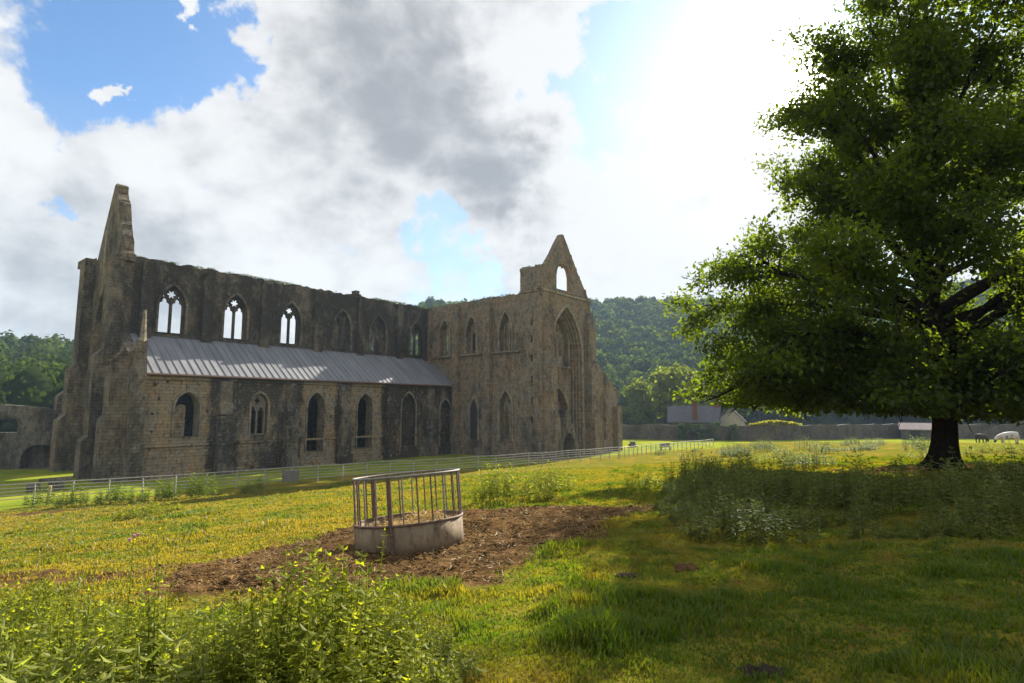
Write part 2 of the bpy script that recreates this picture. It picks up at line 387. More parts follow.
def scatter(tv, tf, P, R, S):
    """copies of a template at points P, rotations R, scales S (n,3)"""
    n = len(P); k = len(tv)
    V = np.einsum('nij,nkj->nki', R, tv[None] * S[:, None, :]) + P[:, None, :]
    F = tf[None] + (np.arange(n) * k)[:, None, None]
    return V.reshape(-1, 3), F.reshape(-1, tf.shape[1])
def leaves_at(P, length, width, dirs=None, droop=.3):
    n = len(P)
    if dirs is None: dirs = rng.normal(size=(n, 3)); dirs[:, 2] = dirs[:, 2] * .6 - droop
    nor = rng.normal(size=(n, 3)) * .55; nor[:, 2] += 1
    R = frame(dirs, nor)
    S = np.stack([width, length, length], -1) * rng.uniform(.7, 1.25, n)[:, None]
    return scatter(LEAF_V, LEAF_T, P, R, S)

# ------------------------------------------------------------------ the abbey (x along the nave, y away from the viewer, z up from the lawn)
EX, EY = .63545221, .7721402
AB = (-31.20520518, 49.41352542, 0.)
ab = thing('abbey_ruin', 'roofless ruined stone abbey church with gable ends and a grey metal aisle roof', 'ruined abbey', AB, math.atan2(EY, EX))
def wl(s, t, z): return (AB[0] + s * EX - t * EY, AB[1] + s * EY + t * EX, z)
S_ = lambda y: (lambda a, b, d: (a, d, b))               # wall running along x: (a = x, b = z, d = y)
alongx = lambda a, b, d: (a, d, b)
alongy = lambda a, b, d: (d, a, b)
def arch(cx, z0, hw, zs, za, n=9):
    h = za - zs; R = (h * h + hw * hw) / (2 * hw)
    pts = [(cx - hw, z0), (cx + hw, z0)]
    ang = math.asin(min(1, h / R)) if h < R else PI / 2
    right = [(cx + hw - R + R * math.cos(ang * i / n), zs + R * math.sin(ang * i / n)) for i in range(n)]
    right.append((cx, za))
    return pts + right + [(2 * cx - x, z) for x, z in reversed(right[:-1])]
def trefoil(cx, z0, hw, zs, zt):
    h = zt - zs
    r = [(hw, zs), (hw * 1.0, zs + .2 * h), (hw * .78, zs + .4 * h), (hw * .42, zs + .46 * h), (hw * .5, zs + .6 * h), (hw * .4, zs + .8 * h)]
    return [(cx - hw, z0), (cx + hw, z0)] + [(cx + a, b) for a, b in r] + [(cx, zt)] + [(cx - a, b) for a, b in reversed(r)]
def flower(cx, cz, R, k=3, n=48, inner=.5):
    return [(cx + R * (inner + (1 - inner) * abs(math.cos(k * a))) * math.cos(a), cz + R * (inner + (1 - inner) * abs(math.cos(k * a))) * math.sin(a)) for a in [2 * PI * i / n for i in range(n)]]
def ragged(x0, x1, z, amp=.12, step=.45):
    """a broken wall head from x1 back to x0"""
    n = max(2, int(abs(x1 - x0) / step)); pts = []; zz = z
    for i in range(n + 1):
        zz = z + amp * (random.random() - .5) * 2 * (1 if 0 < i < n else .3)
        x = x1 + (x0 - x1) * i / n; pts.append((x, zz))
        if 0 < i < n and random.random() < .6: pts.append((x - .01 * (1 if x1 > x0 else -1), zz + amp * (random.random() - .5)))
    return pts
def tracery(cx, sill, hw, zs, za, lights, extra, name, mp, d0, d1, material, parent):
    b = MB(); b.plate(arch(cx, sill - .03, hw + .04, zs, za + .05), lights + extra, mp, d0, d1); return b.build(name, material, parent)
def levels(b, tA, tB, lv, back, s=-1):
    """a stepped pier along y in [tA, tB]; lv = [(z0, z1, x front)] each with a weathered slope to the next"""
    for i, (z0, z1, xf) in enumerate(lv):
        nx = lv[i + 1][2] if i + 1 < len(lv) else back
        b.box(xf, back, tA, tB, z0, z1)
        if abs(nx - xf) > .02:
            h = abs(nx - xf) * .9
            b.hexa([(xf, tA, z1), (nx, tA, z1), (nx, tB, z1), (xf, tB, z1), (nx - .001, tA, z1 + h), (nx, tA, z1 + h), (nx, tB, z1 + h), (nx - .001, tB, z1 + h)])

# nave wall: solid to the roof, clerestory windows above
CLW = [3.38, 9.5, 15.72, 22.5, 27.9, 34.45]
holes = [arch(c_, 13.15, 1.2, 15.75, 17.85) for c_ in CLW]
nave = MB(); nave.plate([(-.1, -.4), (36.6, -.4)] + ragged(-.1, 36.6, 20.0, .14), holes, alongx, 5., 6.1)
for s0 in (1.0, 6.5, 12.5, 19., 25., 31.2, 36.0):
    nave.box(s0 - .5, s0 + .5, 4.45, 5.02, 12.4, 19.55 + random.uniform(-.1, .2))
nave.box(.4, 36.58, 4.8, 5.03, 12.78, 13.0)
nave_o = nave.build('clerestory_wall', STONE_DARK, ab)
for i, c_ in enumerate(CLW):
    lights = [trefoil(c_ - .57, 13.25, .46, 15.85, 16.62), trefoil(c_ + .57, 13.25, .46, 15.85, 16.62)]
    ex = [flower(c_, 17.0, .42), flower(c_ - .66, 16.78, .1, 2, 12, .8), flower(c_ + .66, 16.78, .1, 2, 12, .8)]
    if i == 4: lights = [trefoil(c_ - .57, 13.25, .46, 15.85, 16.62)]; ex = [flower(c_, 17.0, .42)]
    tracery(c_, 13.15, 1.2, 15.75, 17.85, lights, ex, 'window_tracery', alongx, 5.35, 5.62, STONE_DARK, nave_o)
b = MB(); b.rough(24.1, 25.2, 5.05, 6.05, 19.9, 20.35, .08); b.rough(24.35, 25.0, 5.2, 5.9, 20.3, 20.75, .1); b.build('wall_top_stone', STONE_RUB, ab)

# aisle wall
AW = [(3.35, 3.45, 1.05, 6., 7.45), (10.0, 3.4, .85, 6.3, 7.45), (16.2, 1.45, 1.0, 6.1, 7.65), (22.5, 1.45, 1.05, 6., 7.65), (28.95, 1.35, 1.12, 6.1, 7.85), (35.2, 1.2, .92, 5.8, 7.1)]
holes = [arch(c_, z0, hw, zs, za) for c_, z0, hw, zs, za in AW]
for px, pz in ((.55, 7.9), (.9, 6.7), (.45, 5.4), (.5, 3.9), (.45, 2.4), (5.0, 5.6), (1.5, 8.2), (17.7, 7.3), (18.0, 5.)):
    holes.append([(px, pz), (px + .2, pz), (px + .2, pz + .2), (px, pz + .2)])
aw = MB(); aw.plate([(-.9, -.4), (36.6, -.4), (36.6, 8.78), (-.9, 8.78)], holes, alongx, 0., 1.25)
aw.box(-.2, 36.58, -.16, .03, 2.66, 2.84)
aw.box(-.2, 36.58, -.28, .03, -.3, .5)
aw.box(-.2, 36.58, -.2, .03, 8.5, 8.76)
aw_o = aw.build('aisle_wall', STONE_AISLE, ab)
c_, z0, hw, zs, za = AW[1]
tracery(c_, z0, hw, zs, za, [trefoil(c_ - .4, z0 + .1, .32, 5.5, 6.15), trefoil(c_ + .4, z0 + .1, .32, 5.5, 6.15)], [flower(c_, 6.72, .3, 2, 40, .55)], 'window_tracery', alongx, .45, .7, STONE_TRIM, aw_o)
for k in (4, 5):
    c_, z0, hw, zs, za = AW[k]
    b = MB(); b.plate(arch(c_, z0 - .03, hw + .04, zs, za + .05), [flower(c_, za - .85, .32, 2, 32, .6)] + ([] if k == 4 else []), alongx, .5, .78)
    for off in (-.52, 0., .52): b.tube([(c_ + off, .46, z0), (c_ + off, .46, 5.5), (c_ + off * .5, .46, 6.2)], .07, 6)
    b.build('window_infill', STONE_AISLE, aw_o)
b = MB(); b.plate([(2.26, 3.42), (3.42, 3.42), (3.42, 6.2), (3.0, 6.35), (2.26, 5.9)], [], alongx, .55, .9); b.build('window_infill', STONE_AISLE, aw_o)
for k, s0 in enumerate((6.6, 13.2, 19.6, 25.9, 32.4)):
    b = MB(); w = .62
    b.box(s0 - w - .1, s0 + w + .1, -1.05, .02, -.4, 1.0)
    b.box(s0 - w, s0 + w, -.85, .02, 1., 5.6 + random.uniform(-.6, .4))
    b.hexa([(s0 - w, -.85, 5.4), (s0 + w, -.85, 5.4), (s0 + w, .02, 5.4), (s0 - w, .02, 5.4), (s0 - w, -.45, 6.5), (s0 + w, -.45, 6.5), (s0 + w, .02, 6.5), (s0 - w, .02, 6.5)])
    b.box(s0 - w + .08, s0 + w - .08, -.42, .02, 6.3, 8.5)
    for q in range(10):
        z = random.uniform(2.5, 5.2); x = s0 + random.uniform(-w, w); b.rough(x - .25, x + .25, -.98, -.8, z, z + .3, .06)
    b.build('buttress', STONE_RUB if k != 3 else STONE_AISLE, ab)

# aisle roof with standing seams
b = MB(); e0, z0, t1, z1 = -.38, 8.86, 5.02, 12.72
b.hexa([(-.2, e0, z0), (36.62, e0, z0), (36.62, t1, z1), (-.2, t1, z1), (-.2, e0, z0 + .14), (36.62, e0, z0 + .14), (36.62, t1, z1 + .14), (-.2, t1, z1 + .14)])
x = .35
while x < 36.4:
    b.hexa([(x - .022, e0 - .01, z0 + .1), (x + .022, e0 - .01, z0 + .1), (x + .022, t1, z1 + .1), (x - .022, t1, z1 + .1),
            (x - .022, e0 - .01, z0 + .2), (x + .022, e0 - .01, z0 + .2), (x + .022, t1, z1 + .2), (x - .022, t1, z1 + .2)])
    x += .68
roof_o = b.build('aisle_roof', ROOF, ab)
b = MB(); b.tube([(-.3, -.46, 8.88), (36.6, -.46, 8.88)], .09, 6); b.build('gutter', plain('brown_gutter', (.16, .085, .05), .6), roof_o)

# west front
wf = MB()
prof = [(0, -.4), (16.2, -.4), (19.8, -.4), (19.8, 6.2), (16.4, 9.0), (16.3, 20.9), (14.9, 20.8), (13.1, 20.6), (13.0, 20.4), (11.2, 24.0), (10.4, 25.4), (9.15, 27.7), (8.6, 27.75), (7.8, 26.1), (7.2, 25.6), (6.6, 23.7), (5.6, 21.5), (5.3, 20.6), (4.95, 20.0), (4.9, 12.9), (0, 9.0)]
wf.plate(prof, [arch(9.2, 4.6, 3.0, 12.2, 18.6), arch(9.2, -.2, 1.1, 2.2, 3.9, 6), arch(2.5, 3.6, .75, 6., 7.8, 6)], alongy, -1.0, -.1)
for q in range(12):
    u = random.random(); t = 4.9 + u * 3.4; z = 20.1 + u * 7.2; wf.rough(-.9, -.2, t - .2, t + .25, z - .5, z + .15, .09)
wf_o = wf.build('west_front_wall', STONE_WEST, ab)
b = MB()
for off in (-2, -1, 0, 1, 2): b.tube([(-.25, 9.2 + off, 4.6), (-.25, 9.2 + off, 13 + (2 - abs(off)) * 1.2)], .1, 6)
for off in (-1.5, -.5, .5, 1.5): b.tube([(-.25, 9.2 + off - .5, 12.6 + (1.5 - abs(off))), (-.25, 9.2 + off, 13.7 + (1.5 - abs(off))), (-.25, 9.2 + off + .5, 12.6 + (1.5 - abs(off)))], .08, 6)
b.build('window_tracery', STONE_TRIM, wf_o)
b = MB(); b.box(-1.25, -.98, 9.5, 9.95, 19.8, 23.2); b.build('gable_coping_shaft', STONE_TRIM, wf_o)
b = MB(); levels(b, 4.5, 5.9, [(-.4, 3.2, -3.2), (3.2, 10.6, -2.75), (10.6, 19.5, -2.05)], -.98); b.box(-1.6, -.2, 4.4, 5.9, 19.4, 20.1); b.build('buttress', STONE_WEST, ab)
b = MB(); levels(b, 13.2, 14.8, [(-.4, 4.8, -3.0), (4.8, 9.8, -2.4), (9.8, 20.3, -1.9)], -.98); b.box(-1.85, -.9, 13.25, 16., 20.2, 20.95); b.build('buttress', STONE_WEST, ab)
b = MB(); levels(b, 18.4, 19.7, [(-.4, 4.2, -2.6), (4.2, 7.2, -2.0)], -.98); b.build('buttress', STONE_WEST, ab)
b = MB(); levels(b, .02, 1.4, [(-.4, 5.1, -3.05), (5.1, 9.4, -2.7)], -.98)
for q in range(9): z = 9.4 + q * .16; b.rough(-2.6 + q * .1, -1.5, .15, 1.2, z, z + .3, .14)
b.build('buttress', STONE_WEST, ab)
b = MB(); b.box(-1.55, -.25, -1.1, .02, -.4, 3.0); b.box(-1.5, -.3, -.85, .02, 3., 8.6)
b.hexa([(-1.5, -.85, 8.6), (-.3, -.85, 8.6), (-.3, .02, 8.6), (-1.5, .02, 8.6), (-1.1, -.5, 10.4), (-.3, -.5, 10.4), (-.3, .02, 10.4), (-1.1, .02, 10.4)])
b.box(-1.1, -.32, -.5, .0, 10.3, 11.7)
p_o = b.build('corner_buttress', STONE_WEST, ab)
b = MB(); b.tube([(-.62, -.25, 11.6), (-.62, -.25, 12.1), (-.62, -.25, 14.35)], [.3, .24, .12], 8); b.build('pinnacle', STONE_TRIM, p_o)

# transept: west wall, facade, gable, turret
tw = MB(); TWC = [1.62, -3.45, -9.3]
holes = [arch(c_, 13.1, 1.02, 15.6, 18.0) for c_ in TWC] + [arch(-9.35, 1.95, 1.02, 6., 8.1)] + [[(-13.66, z - .4), (-13.34, z - .4), (-13.34, z + .4), (-13.66, z + .4)] for z in (16.3, 14.3, 12., 9.4, 6.85, 4.6)]
tw.plate([(-15.0, -.4), (5.0, -.4), (5., 20.05)] + ragged(-15., 5., 20.1, .12)[1:], holes, alongy, 36.6, 37.9)
for t0, w in ((4.4, .45), (-.95, .5), (-6.5, .55)): tw.box(35.95, 36.62, t0 - w, t0 + w, -.4, 19.5)
tw.box(36.3, 36.62, -11.7, 4.98, 12.85, 13.08); tw.box(36.3, 36.62, -15, -.01, -.4, .9)
tw_o = tw.build('transept_wall', STONE_WARM, ab)
def hood(cx, sill, hw, zs, za, mp, d0, d1, material, parent, w=.2):
    b = MB(); b.plate(arch(cx, sill, hw + w, zs, za + w * 1.3), [arch(cx, sill + .01, hw, zs, za)], mp, d0, d1); return b.build('hood_mould', material, parent)
for c_ in TWC: hood(c_, 13.1, 1.02, 15.6, 18.0, alongy, 36.42, 36.63, STONE_TRIM, tw_o)
hood(-9.35, 1.95, 1.02, 6., 8.1, alongy, 36.42, 36.63, STONE_TRIM, tw_o)
for c_ in CLW: hood(c_, 13.15, 1.2, 15.75, 17.85, alongx, 4.85, 5.03, STONE_WEST, nave_o)
for c_, z0, hw, zs, za in AW: hood(c_, z0, hw, zs, za, alongx, -.14, .03, STONE_TRIM, aw_o, .17)
for c_ in TWC:
    tracery(c_, 13.1, 1.02, 15.6, 18., [trefoil(c_ - .48, 13.2, .38, 15.5, 16.3), trefoil(c_ + .48, 13.2, .38, 15.5, 16.3)], [flower(c_, 16.85, .4)], 'window_tracery', alongy, 37.35, 37.6, STONE_TRIM, tw_o)
tracery(-9.35, 1.95, 1.02, 6., 8.1, [trefoil(-9.85, 2.1, .38, 5.4, 6.2), trefoil(-8.85, 2.1, .38, 5.4, 6.2)], [flower(-9.35, 6.9, .4, 2, 40, .6)], 'window_tracery', alongy, 37.35, 37.6, STONE_TRIM, tw_o)
b = MB(); b.plate(arch(-3.95, 1.9, .95, 5.6, 7.75), [arch(-3.95, 2.0, .62, 5.4, 7.2)], alongy, 36.5, 36.63); b.build('hood_mould', STONE_TRIM, tw_o)
b = MB(); b.plate(arch(-3.95, 2., .62, 5.4, 7.2), [], alongy, 36.585, 36.62); b.build('blocked_window', DARKWOOD, tw_o)

tu = MB(); zt = [16.3, 14.3, 12., 9.4, 6.85, 4.6]
holes = [[(-13.65, z - .4), (-13.35, z - .4), (-13.35, z + .4), (-13.65, z + .4)] for z in zt]
tu.plate([(-15.02, -.4), (-11.75, -.4)] + ragged(-15.02, -11.75, 23.2, .12, .5)[0:], holes, alongy, 36.42, 36.9)
tu.box(36.9, 38.6, -15.0, -11.75, 19., 22.9); tu.box(36.3, 36.45, -15.05, -11.7, 20.0, 20.25)
for q in range(7): t = -14.8 + q * .45; tu.rough(36.6, 38.4, t, t + .5, 22.8, 23.1 + random.random() * .3, .1)
tu.build('stair_turret', STONE_WARM, ab)

TF = -15.1
fa = MB()
fa.plate([(36.62, -.4), (38.0, -.4), (45.0, -.4), (47.25, -.4), (47.25, 20.55), (36.62, 20.1)], [arch(41.45, -.2, 3.4, 12.6, 18.6, 14)], alongx, TF, -13.8)
fa_o = fa.build('transept_facade', STONE_WARM, ab)
b = MB()   # moulded orders stepping back in the great arch
for k in range(3):
    w = 3.38 - .26 * k; b.plate(arch(41.45, -.3, w, 12.6, 18.6 - .3 * k, 14), [arch(41.45, -.25, w - .28, 12.6, 18.28 - .3 * k, 14)], alongx, TF + .2 + .3 * k, TF + .45 + .3 * k)
b.build('arch_moulding', STONE_TRIM if False else STONE_WARM, fa_o)
b = MB(); b.plate([(37.9, -.4), (45.2, -.4), (45.2, 18.7), (37.9, 18.7)], [arch(41.4, 11.2, 2.1, 14.2, 17.4), arch(40.95, -.2, 2.2, 5.4, 8.5)], alongx, -13.95, -13.0)
b.box(38.2, 44.8, -14.15, -13.92, 11.0, 11.25)
for q in range(9): b.tube([(38.6 + q * .7, -14.0, 8.9), (38.6 + q * .7, -14.0, 10.9)], .06, 6)
b.build('recess_wall', STONE_WARM, fa_o)
tracery(41.4, 11.2, 2.1, 14.2, 17.4, [trefoil(41.4 - 1.35, 12.6, .5, 14.2, 15.1), trefoil(41.4, 12.3, .5, 14.6, 15.5), trefoil(41.4 + 1.35, 12.6, .5, 14.2, 15.1)], [flower(40.75, 16.0, .38), flower(42.05, 16., .38)], 'window_tracery', alongx, -13.3, -13.1, STONE_TRIM, fa_o)
hood(41.4, 11.2, 2.1, 14.2, 17.4, alongx, -14.1, -13.93, STONE_TRIM, fa_o)
hood(40.95, -.2, 2.2, 5.4, 8.5, alongx, -14.1, -13.93, STONE_TRIM, fa_o)
b = MB(); b.plate(arch(40.95, -.25, 2.25, 5.4, 8.55), [arch(40.95, -.2, 1.0, 2.4, 4.0)], alongx, -13.1, -12.8)
b.build('doorway_wall', stone('doorway_stone', (.3, .2, .11), (.1, .075, .05), (.4, .34, .26), stain=.4), fa_o)
b = MB(); b.plate([(38.35, -.4), (39.95, -.4), (42.5, -.4), (43.45, -.4), (43.3, 1.6), (41.0, 5.7), (40.5, 5.7), (38.5, 1.7)], [arch(41.2, -.3, 1.25, 1.3, 3.0)], alongx, TF - .5, -13.6)
b.build('porch_gable', STONE_RUB, fa_o)
b = MB(); b.plate([(36.1, 20.25), (46.85, 20.55), (46.2, 21.3), (45.2, 22.5), (44.2, 23.7), (43.4, 24.9), (42.5, 26.0), (42.0, 26.8), (41.35, 27.6), (41.15, 27.95), (40.6, 27.9), (40.3, 27.5), (39.6, 26.6), (38.6, 25.1), (37.4, 23.6), (36.1, 22.1)],
   [[(39.5, 20.75), (42.6, 20.75), (42.6, 22.6), (42.3, 23.5), (41.7, 24.1), (41.4, 23.7), (41.05, 24.3), (40.75, 23.8), (40.3, 24.1), (39.8, 23.4), (39.5, 22.5)]], alongx, TF + .02, TF + .62)
for q in range(14): u = random.random(); b.rough(41.3 + u * 5.2, 41.7 + u * 5.2, TF + .1, TF + .55, 27.0 - u * 6.6, 27.3 - u * 6.3, .1)
b.build('transept_gable', STONE_WARM, ab)
b = MB(); b.plate(arch(41.45, -.2, 3.75, 12.6, 19.05, 14), [arch(41.45, -.19, 3.42, 12.6, 18.66, 14)], alongx, TF - .16, TF + .02); b.build('hood_mould', STONE_TRIM, fa_o)
b = MB(); b.box(36.5, 47.3, TF - .12, TF + .05, 20.05, 20.3); b.build('string_course', STONE_TRIM, fa_o)
def butt(x0, x1, lv, name='buttress'):
    b = MB()
    for i, (z0, z1, d) in enumerate(lv):
        nd = lv[i + 1][2] if i + 1 < len(lv) else .05
        b.box(x0, x1, TF - d, TF + .02, z0, z1)
        xm = (x0 + x1) / 2; h = 1.3                     # gabled set-off
        b.add([(x0, TF - d, z1), (x1, TF - d, z1), (xm, TF - d, z1 + h), (x0, TF + .01, z1), (x1, TF + .01, z1), (xm, TF + .01, z1 + h)],
              [(0, 1, 2), (3, 5, 4), (0, 3, 4, 1), (1, 4, 5, 2), (0, 2, 5, 3)])
    return b.build(name, STONE_WARM, ab)
butt(36.7, 37.9, [(-.4, 4.4, 1.5), (4.4, 10.4, 1.1), (10.4, 16.0, .7)])
butt(45.6, 47.4, [(-.4, 4.6, 1.5), (4.6, 10.8, 1.1), (10.8, 17.2, .7)])
# ruined chapel wall east of the transept
b = MB(); b.plate([(47.3, -.4), (55.6, -.4), (55.6, 6.6), (56.2, 7.9), (55.4, 8.9), (54.6, 9.0), (54.0, 9.9), (53.0, 10.1), (52.4, 11.0), (51.5, 11.2), (50.8, 12.0), (49.8, 12.2), (49.2, 13.2), (47.3, 13.5)], [arch(51.6, 1.6, .75, 6.2, 8.0)], alongx, -14.2, -13.1)
b.box(49.2, 50.0, -15.2, -14.1, -.4, 4.6); b.box(54.3, 55.5, -15.0, -14.1, -.4, 6.2)
b.build('chapel_wall', STONE_WARM, ab)
# inside the crossing and beyond
b = MB(); b.plate([(-15., -.4), (4.4, -.4), (4.4, 19.8), (-15., 19.8)], [arch(c_, 13., 1.1, 15.6, 18.) for c_ in TWC] + [arch(c_, 0, 1.5, 4.5, 8.) for c_ in (1.2, -4., -9.6)], alongy, 46.1, 47.2)
b.build('transept_wall', STONE_WARM, ab)
b = MB(); b.plate([(14., -.4), (35.5, -.4), (35.5, 21.3), (19., 21.6), (16.5, 20.2), (14., 19.6)], [arch(c_, 13., 1.1, 15.6, 18.) for c_ in (18.5, 24.5, 30.5)], alongy, 36.6, 37.8)
b.box(37.8, 47.3, 34.4, 35.5, -.4, 19.3); b.build('transept_wall', STONE_DARK, ab)
b = MB(); b.plate([(47.2, -.4), (72, -.4), (72, 19.3), (47.2, 19.6)], [arch(50 + 6.2 * k, 13.2, 1.2, 15.8, 17.8) for k in range(4)], alongx, 4.2, 5.3); b.build('presbytery_wall', STONE_DARK, ab)
b = MB()
for (s0, t0) in ((37., 5.2), (46.6, 5.), (37.2, 14.), (46.6, 14.)): b.tube([(s0, t0, -.4), (s0, t0, 13.), (s0, t0, 19.6)], [1.15, 1.1, 1.05], 8)
for t0 in (5.1, 14.):
    b.plate([(37.5, 14.), (46.4, 14.), (46.4, 19.5), (37.5, 19.5)], [arch(41.9, 14.05, 3.4, 14.8, 18.6)], alongx, t0 - .5, t0 + .5)
b.build('crossing_arch', STONE_DARK, ab)

gx = np.concatenate([rng.uniform(0, 36.5, 420), rng.uniform(36.7, 37.8, 200), rng.uniform(36.7, 38.2, 60)]); gy = np.concatenate([rng.uniform(5.1, 6., 420), rng.uniform(-11.5, 5., 200), rng.uniform(-14.9, -11.9, 60)])
gzz = np.concatenate([np.full(420, 19.98), np.full(200, 20.05), np.full(60, 23.1)]) + rng.uniform(0, .16, 680); kk = fbm(gx * .6 + gy * .6, gy * .2, 201) > .42
gp = np.stack([gx, gy, gzz], -1)[kk]
pV = gp[:, None, :] + rng.normal(size=(len(gp), 14, 3)) * np.array([.16, .12, .06]); lv, lf = leaves_at(pV.reshape(-1, 3), np.full(len(gp) * 14, .22), np.full(len(gp) * 14, .06), droop=-.8)
np_mesh('wall_top_grass', lv, lf, LEAF_IVY, ab, tone=rng.uniform(0, 1, len(lv)))

# ------------------------------------------------------------------ precinct ruin on the left
q = thing('precinct_wall_ruin', 'broken dark stone precinct wall with arched openings left of the abbey', 'ruined wall', (-49.0, 58.0, 0), math.radians(12))
b = MB(); b.plate([(-16, -.3), (12, -.3), (12, 5.0), (9.0, 5.2), (6.5, 5.25), (5., 5.6), (3.4, 5.5), (2.2, 6.0), (.5, 6.2), (-1.4, 6.35), (-2.4, 6.0), (-5., 5.9), (-9, 5.2), (-16, 4.4)],
   [arch(4.6, 2.9, .75, 4.1, 4.7, 5), arch(-1.2, 3.6, 1.3, 4.4, 5.2, 6), arch(2.2, .05, 1.6, 1.0, 2.4, 6), arch(-3.3, .1, 1.0, 1.4, 2.3, 6)], alongx, -.5, .5)
b.plate([(-16, -.3), (12, -.3), (12, 2.4), (-16, 2.4)], [], alongx, .9, 1.4)
for k in range(40): x = random.uniform(-15.5, 11); b.rough(x, x + .6, -.45, .45, 4.2 if x < -8 else 4.95, 5.0 + random.random() * .25 if x > -8 else 4.9, .12)
b.build('wall', STONE_RUIN, q)
b = MB(); b.box(3.6, 5.5, -.75, -.48, 2.55, 2.85); b.build('sill', STONE_TRIM, q)
for lab, x, y, sx, sz in (('low grey fallen stone on the shaded lawn nearest the left edge', -34.6, 42.6, .8, .45), ('dark fallen block with a slab across it beside the abbey west front', -33.6, 43.4, .9, .75)):
    b = MB(); b.rough(-sx / 2, sx / 2, -.35, .35, -.05, sz, .1)
    if sz > .6: b.rough(-.95, .95, -.3, .3, sz - .06, sz + .16, .05)
    o = b.build('fallen_stone', STONE_RUIN); o.location = (x, y, 0.0); o.rotation_euler[2] = .6; tag(o, lab, 'stone', 'fallen stones on the abbey lawn')

# ------------------------------------------------------------------ fences
def fence(name, label, pts, spacing, rails, h, post_r, rail_r, metal):
    P = [Vector((x, y, 0)) for x, y in pts]
    seg = [(P[i + 1] - P[i]).length for i in range(len(P) - 1)]; tot = sum(seg)
    def at(d):
        for i, s in enumerate(seg):
            if d <= s or i == len(seg) - 1: return P[i].lerp(P[i + 1], min(1, d / s))
            d -= s
    n = int(tot / spacing); base = at(0); bz = gz(base.x, base.y)
    root = thing(name, label, 'fence', (base.x, base.y, bz), 0, 'railings round the abbey lawn')
    loc = []
    for i in range(n + 1):
        p = at(tot * i / n); loc.append(Vector((p.x - base.x, p.y - base.y, gz(p.x, p.y) - bz)))
    for p in loc:
        b = MB(); lx, ly = random.uniform(-.03, .03), random.uniform(-.03, .03)
        b.tube([p + Vector((0, 0, -.25)), p + Vector((lx, ly, h + .03))], post_r, 6); b.build('post', metal, root)
    for k in range(rails):
        z = h * (1 - k / rails * .9); b = MB()
        b.tube([p + Vector((0, 0, z + random.uniform(-.015, .015))) for p in loc], rail_r if k else rail_r * 1.35, 6); b.build('rail', metal, root)
    return root
FMETAL = plain('grey_estate_rail', (.36, .34, .32), .8, .0, .3, 5)
fence('estate_fence', 'long grey metal estate railing curving along the abbey lawn below the walls', [(-44, 26.5), (-36, 33.0), (-29.2, 38.4), (-24.4, 41.0), (-17.4, 45.6), (-10, 49.5), (-4.2, 51.), (1.0, 55.), (7.5, 61.5), (12.2, 67.)], 1.9, 5, 1.25, .042, .027, FMETAL)
fence('estate_fence', 'pale railing of closely set posts running away from the abbey corner across the meadow', [(12.4, 67.3), (16.5, 73.5), (24, 82.5), (31.2, 90.6)], 1.35, 3, 1.2, .05, .026, plain('pale_estate_rail', (.5, .48, .44), .55, .3, .2, 5))
r = thing('notice_board', 'small blank grey panel fixed to the railing in front of the aisle', 'panel', (-17.0, 45.2, gz(-17., 45.2)), math.radians(33))
b = MB(); b.box(-.55, .55, -.03, .03, .25, 1.05); b.build('panel', METAL, r)
for x in (-.58, .58): b = MB(); b.box(x - .04, x + .04, -.04, .04, -.2, 1.15); b.build('post', METAL, r)
b = MB(); b.tube([(0, 0, -.2), (.12, 0, 1.15)], .085, 8); o = b.build('wooden_post', plain('pale_post', (.42, .33, .2), .85, 0, .3, 9)); o.location = (-29.0, 36.9, gz(-29, 36.9)); tag(o, 'single leaning pale timber post just inside the railing near the left edge', 'post')

# ------------------------------------------------------------------ cattle feeder
FX, FY = -1.75, 10.32; R0 = .93
c0 = gz(FX, FY); tilt = Vector((.085, -.06))
fd = thing('cattle_feeder', 'round steel cattle feeder with barred top and weathered sheet base on trampled straw', 'cattle feeder', (FX, FY, 0))
fzc = float(tz(np.array([FX]), np.array([FY]), False)[0])
fd.location.z = fzc - .08
fd.rotation_euler = (math.atan(-.062), -math.atan(.088), 0)
n = 64
b = MB(); ring = [(math.cos(2 * PI * k / n), math.sin(2 * PI * k / n)) for k in range(n)]
zz = [-.06, .5]
vs = [(R0 * c * (1 + .006 * math.sin(5 * k)), R0 * s, z) for z in zz for k, (c, s) in enumerate(ring)] + [((R0 - .02) * c, (R0 - .02) * s, z) for z in zz for c, s in ring]
fs = []
for k in range(n):
    q = (k + 1) % n
    fs += [(k, q, n + q, n + k), (2 * n + q, 2 * n + k, 3 * n + k, 3 * n + q), (n + k, n + q, 3 * n + q, 3 * n + k), (q, k, 2 * n + k, 2 * n + q)]
b.add(vs, fs); b.build('base_sheet', FEEDER, fd, True)
def ringtube(R, z, r, name, material):
    b = MB(); N_ = 48; vs = []; fs = []
    for i in range(N_):
        a = 2 * PI * i / N_
        for j in range(8):
            w = 2 * PI * j / 8; vs.append(((R + r * math.cos(w)) * math.cos(a), (R + r * math.cos(w)) * math.sin(a), z + r * math.sin(w)))
    for i in range(N_):
        for j in range(8): fs.append((i * 8 + j, ((i + 1) % N_) * 8 + j, ((i + 1) % N_) * 8 + (j + 1) % 8, i * 8 + (j + 1) % 8))
    b.add(vs, fs); return b.build(name, material, fd, True)
ringtube(R0 - .005, .51, .022, 'base_rim', RUST); ringtube(R0 - .01, 1.27, .018, 'top_rail', METAL)
nb = 24
for k in range(nb):
    a = 2 * PI * (k + .35) / nb; x, y = (R0 - .02) * math.cos(a), (R0 - .02) * math.sin(a)
    b = MB(); b.tube([(x, y, .48), (x, y, 1.27)], .014, 8); b.build('bar', RUST if k % 3 else METAL, fd)
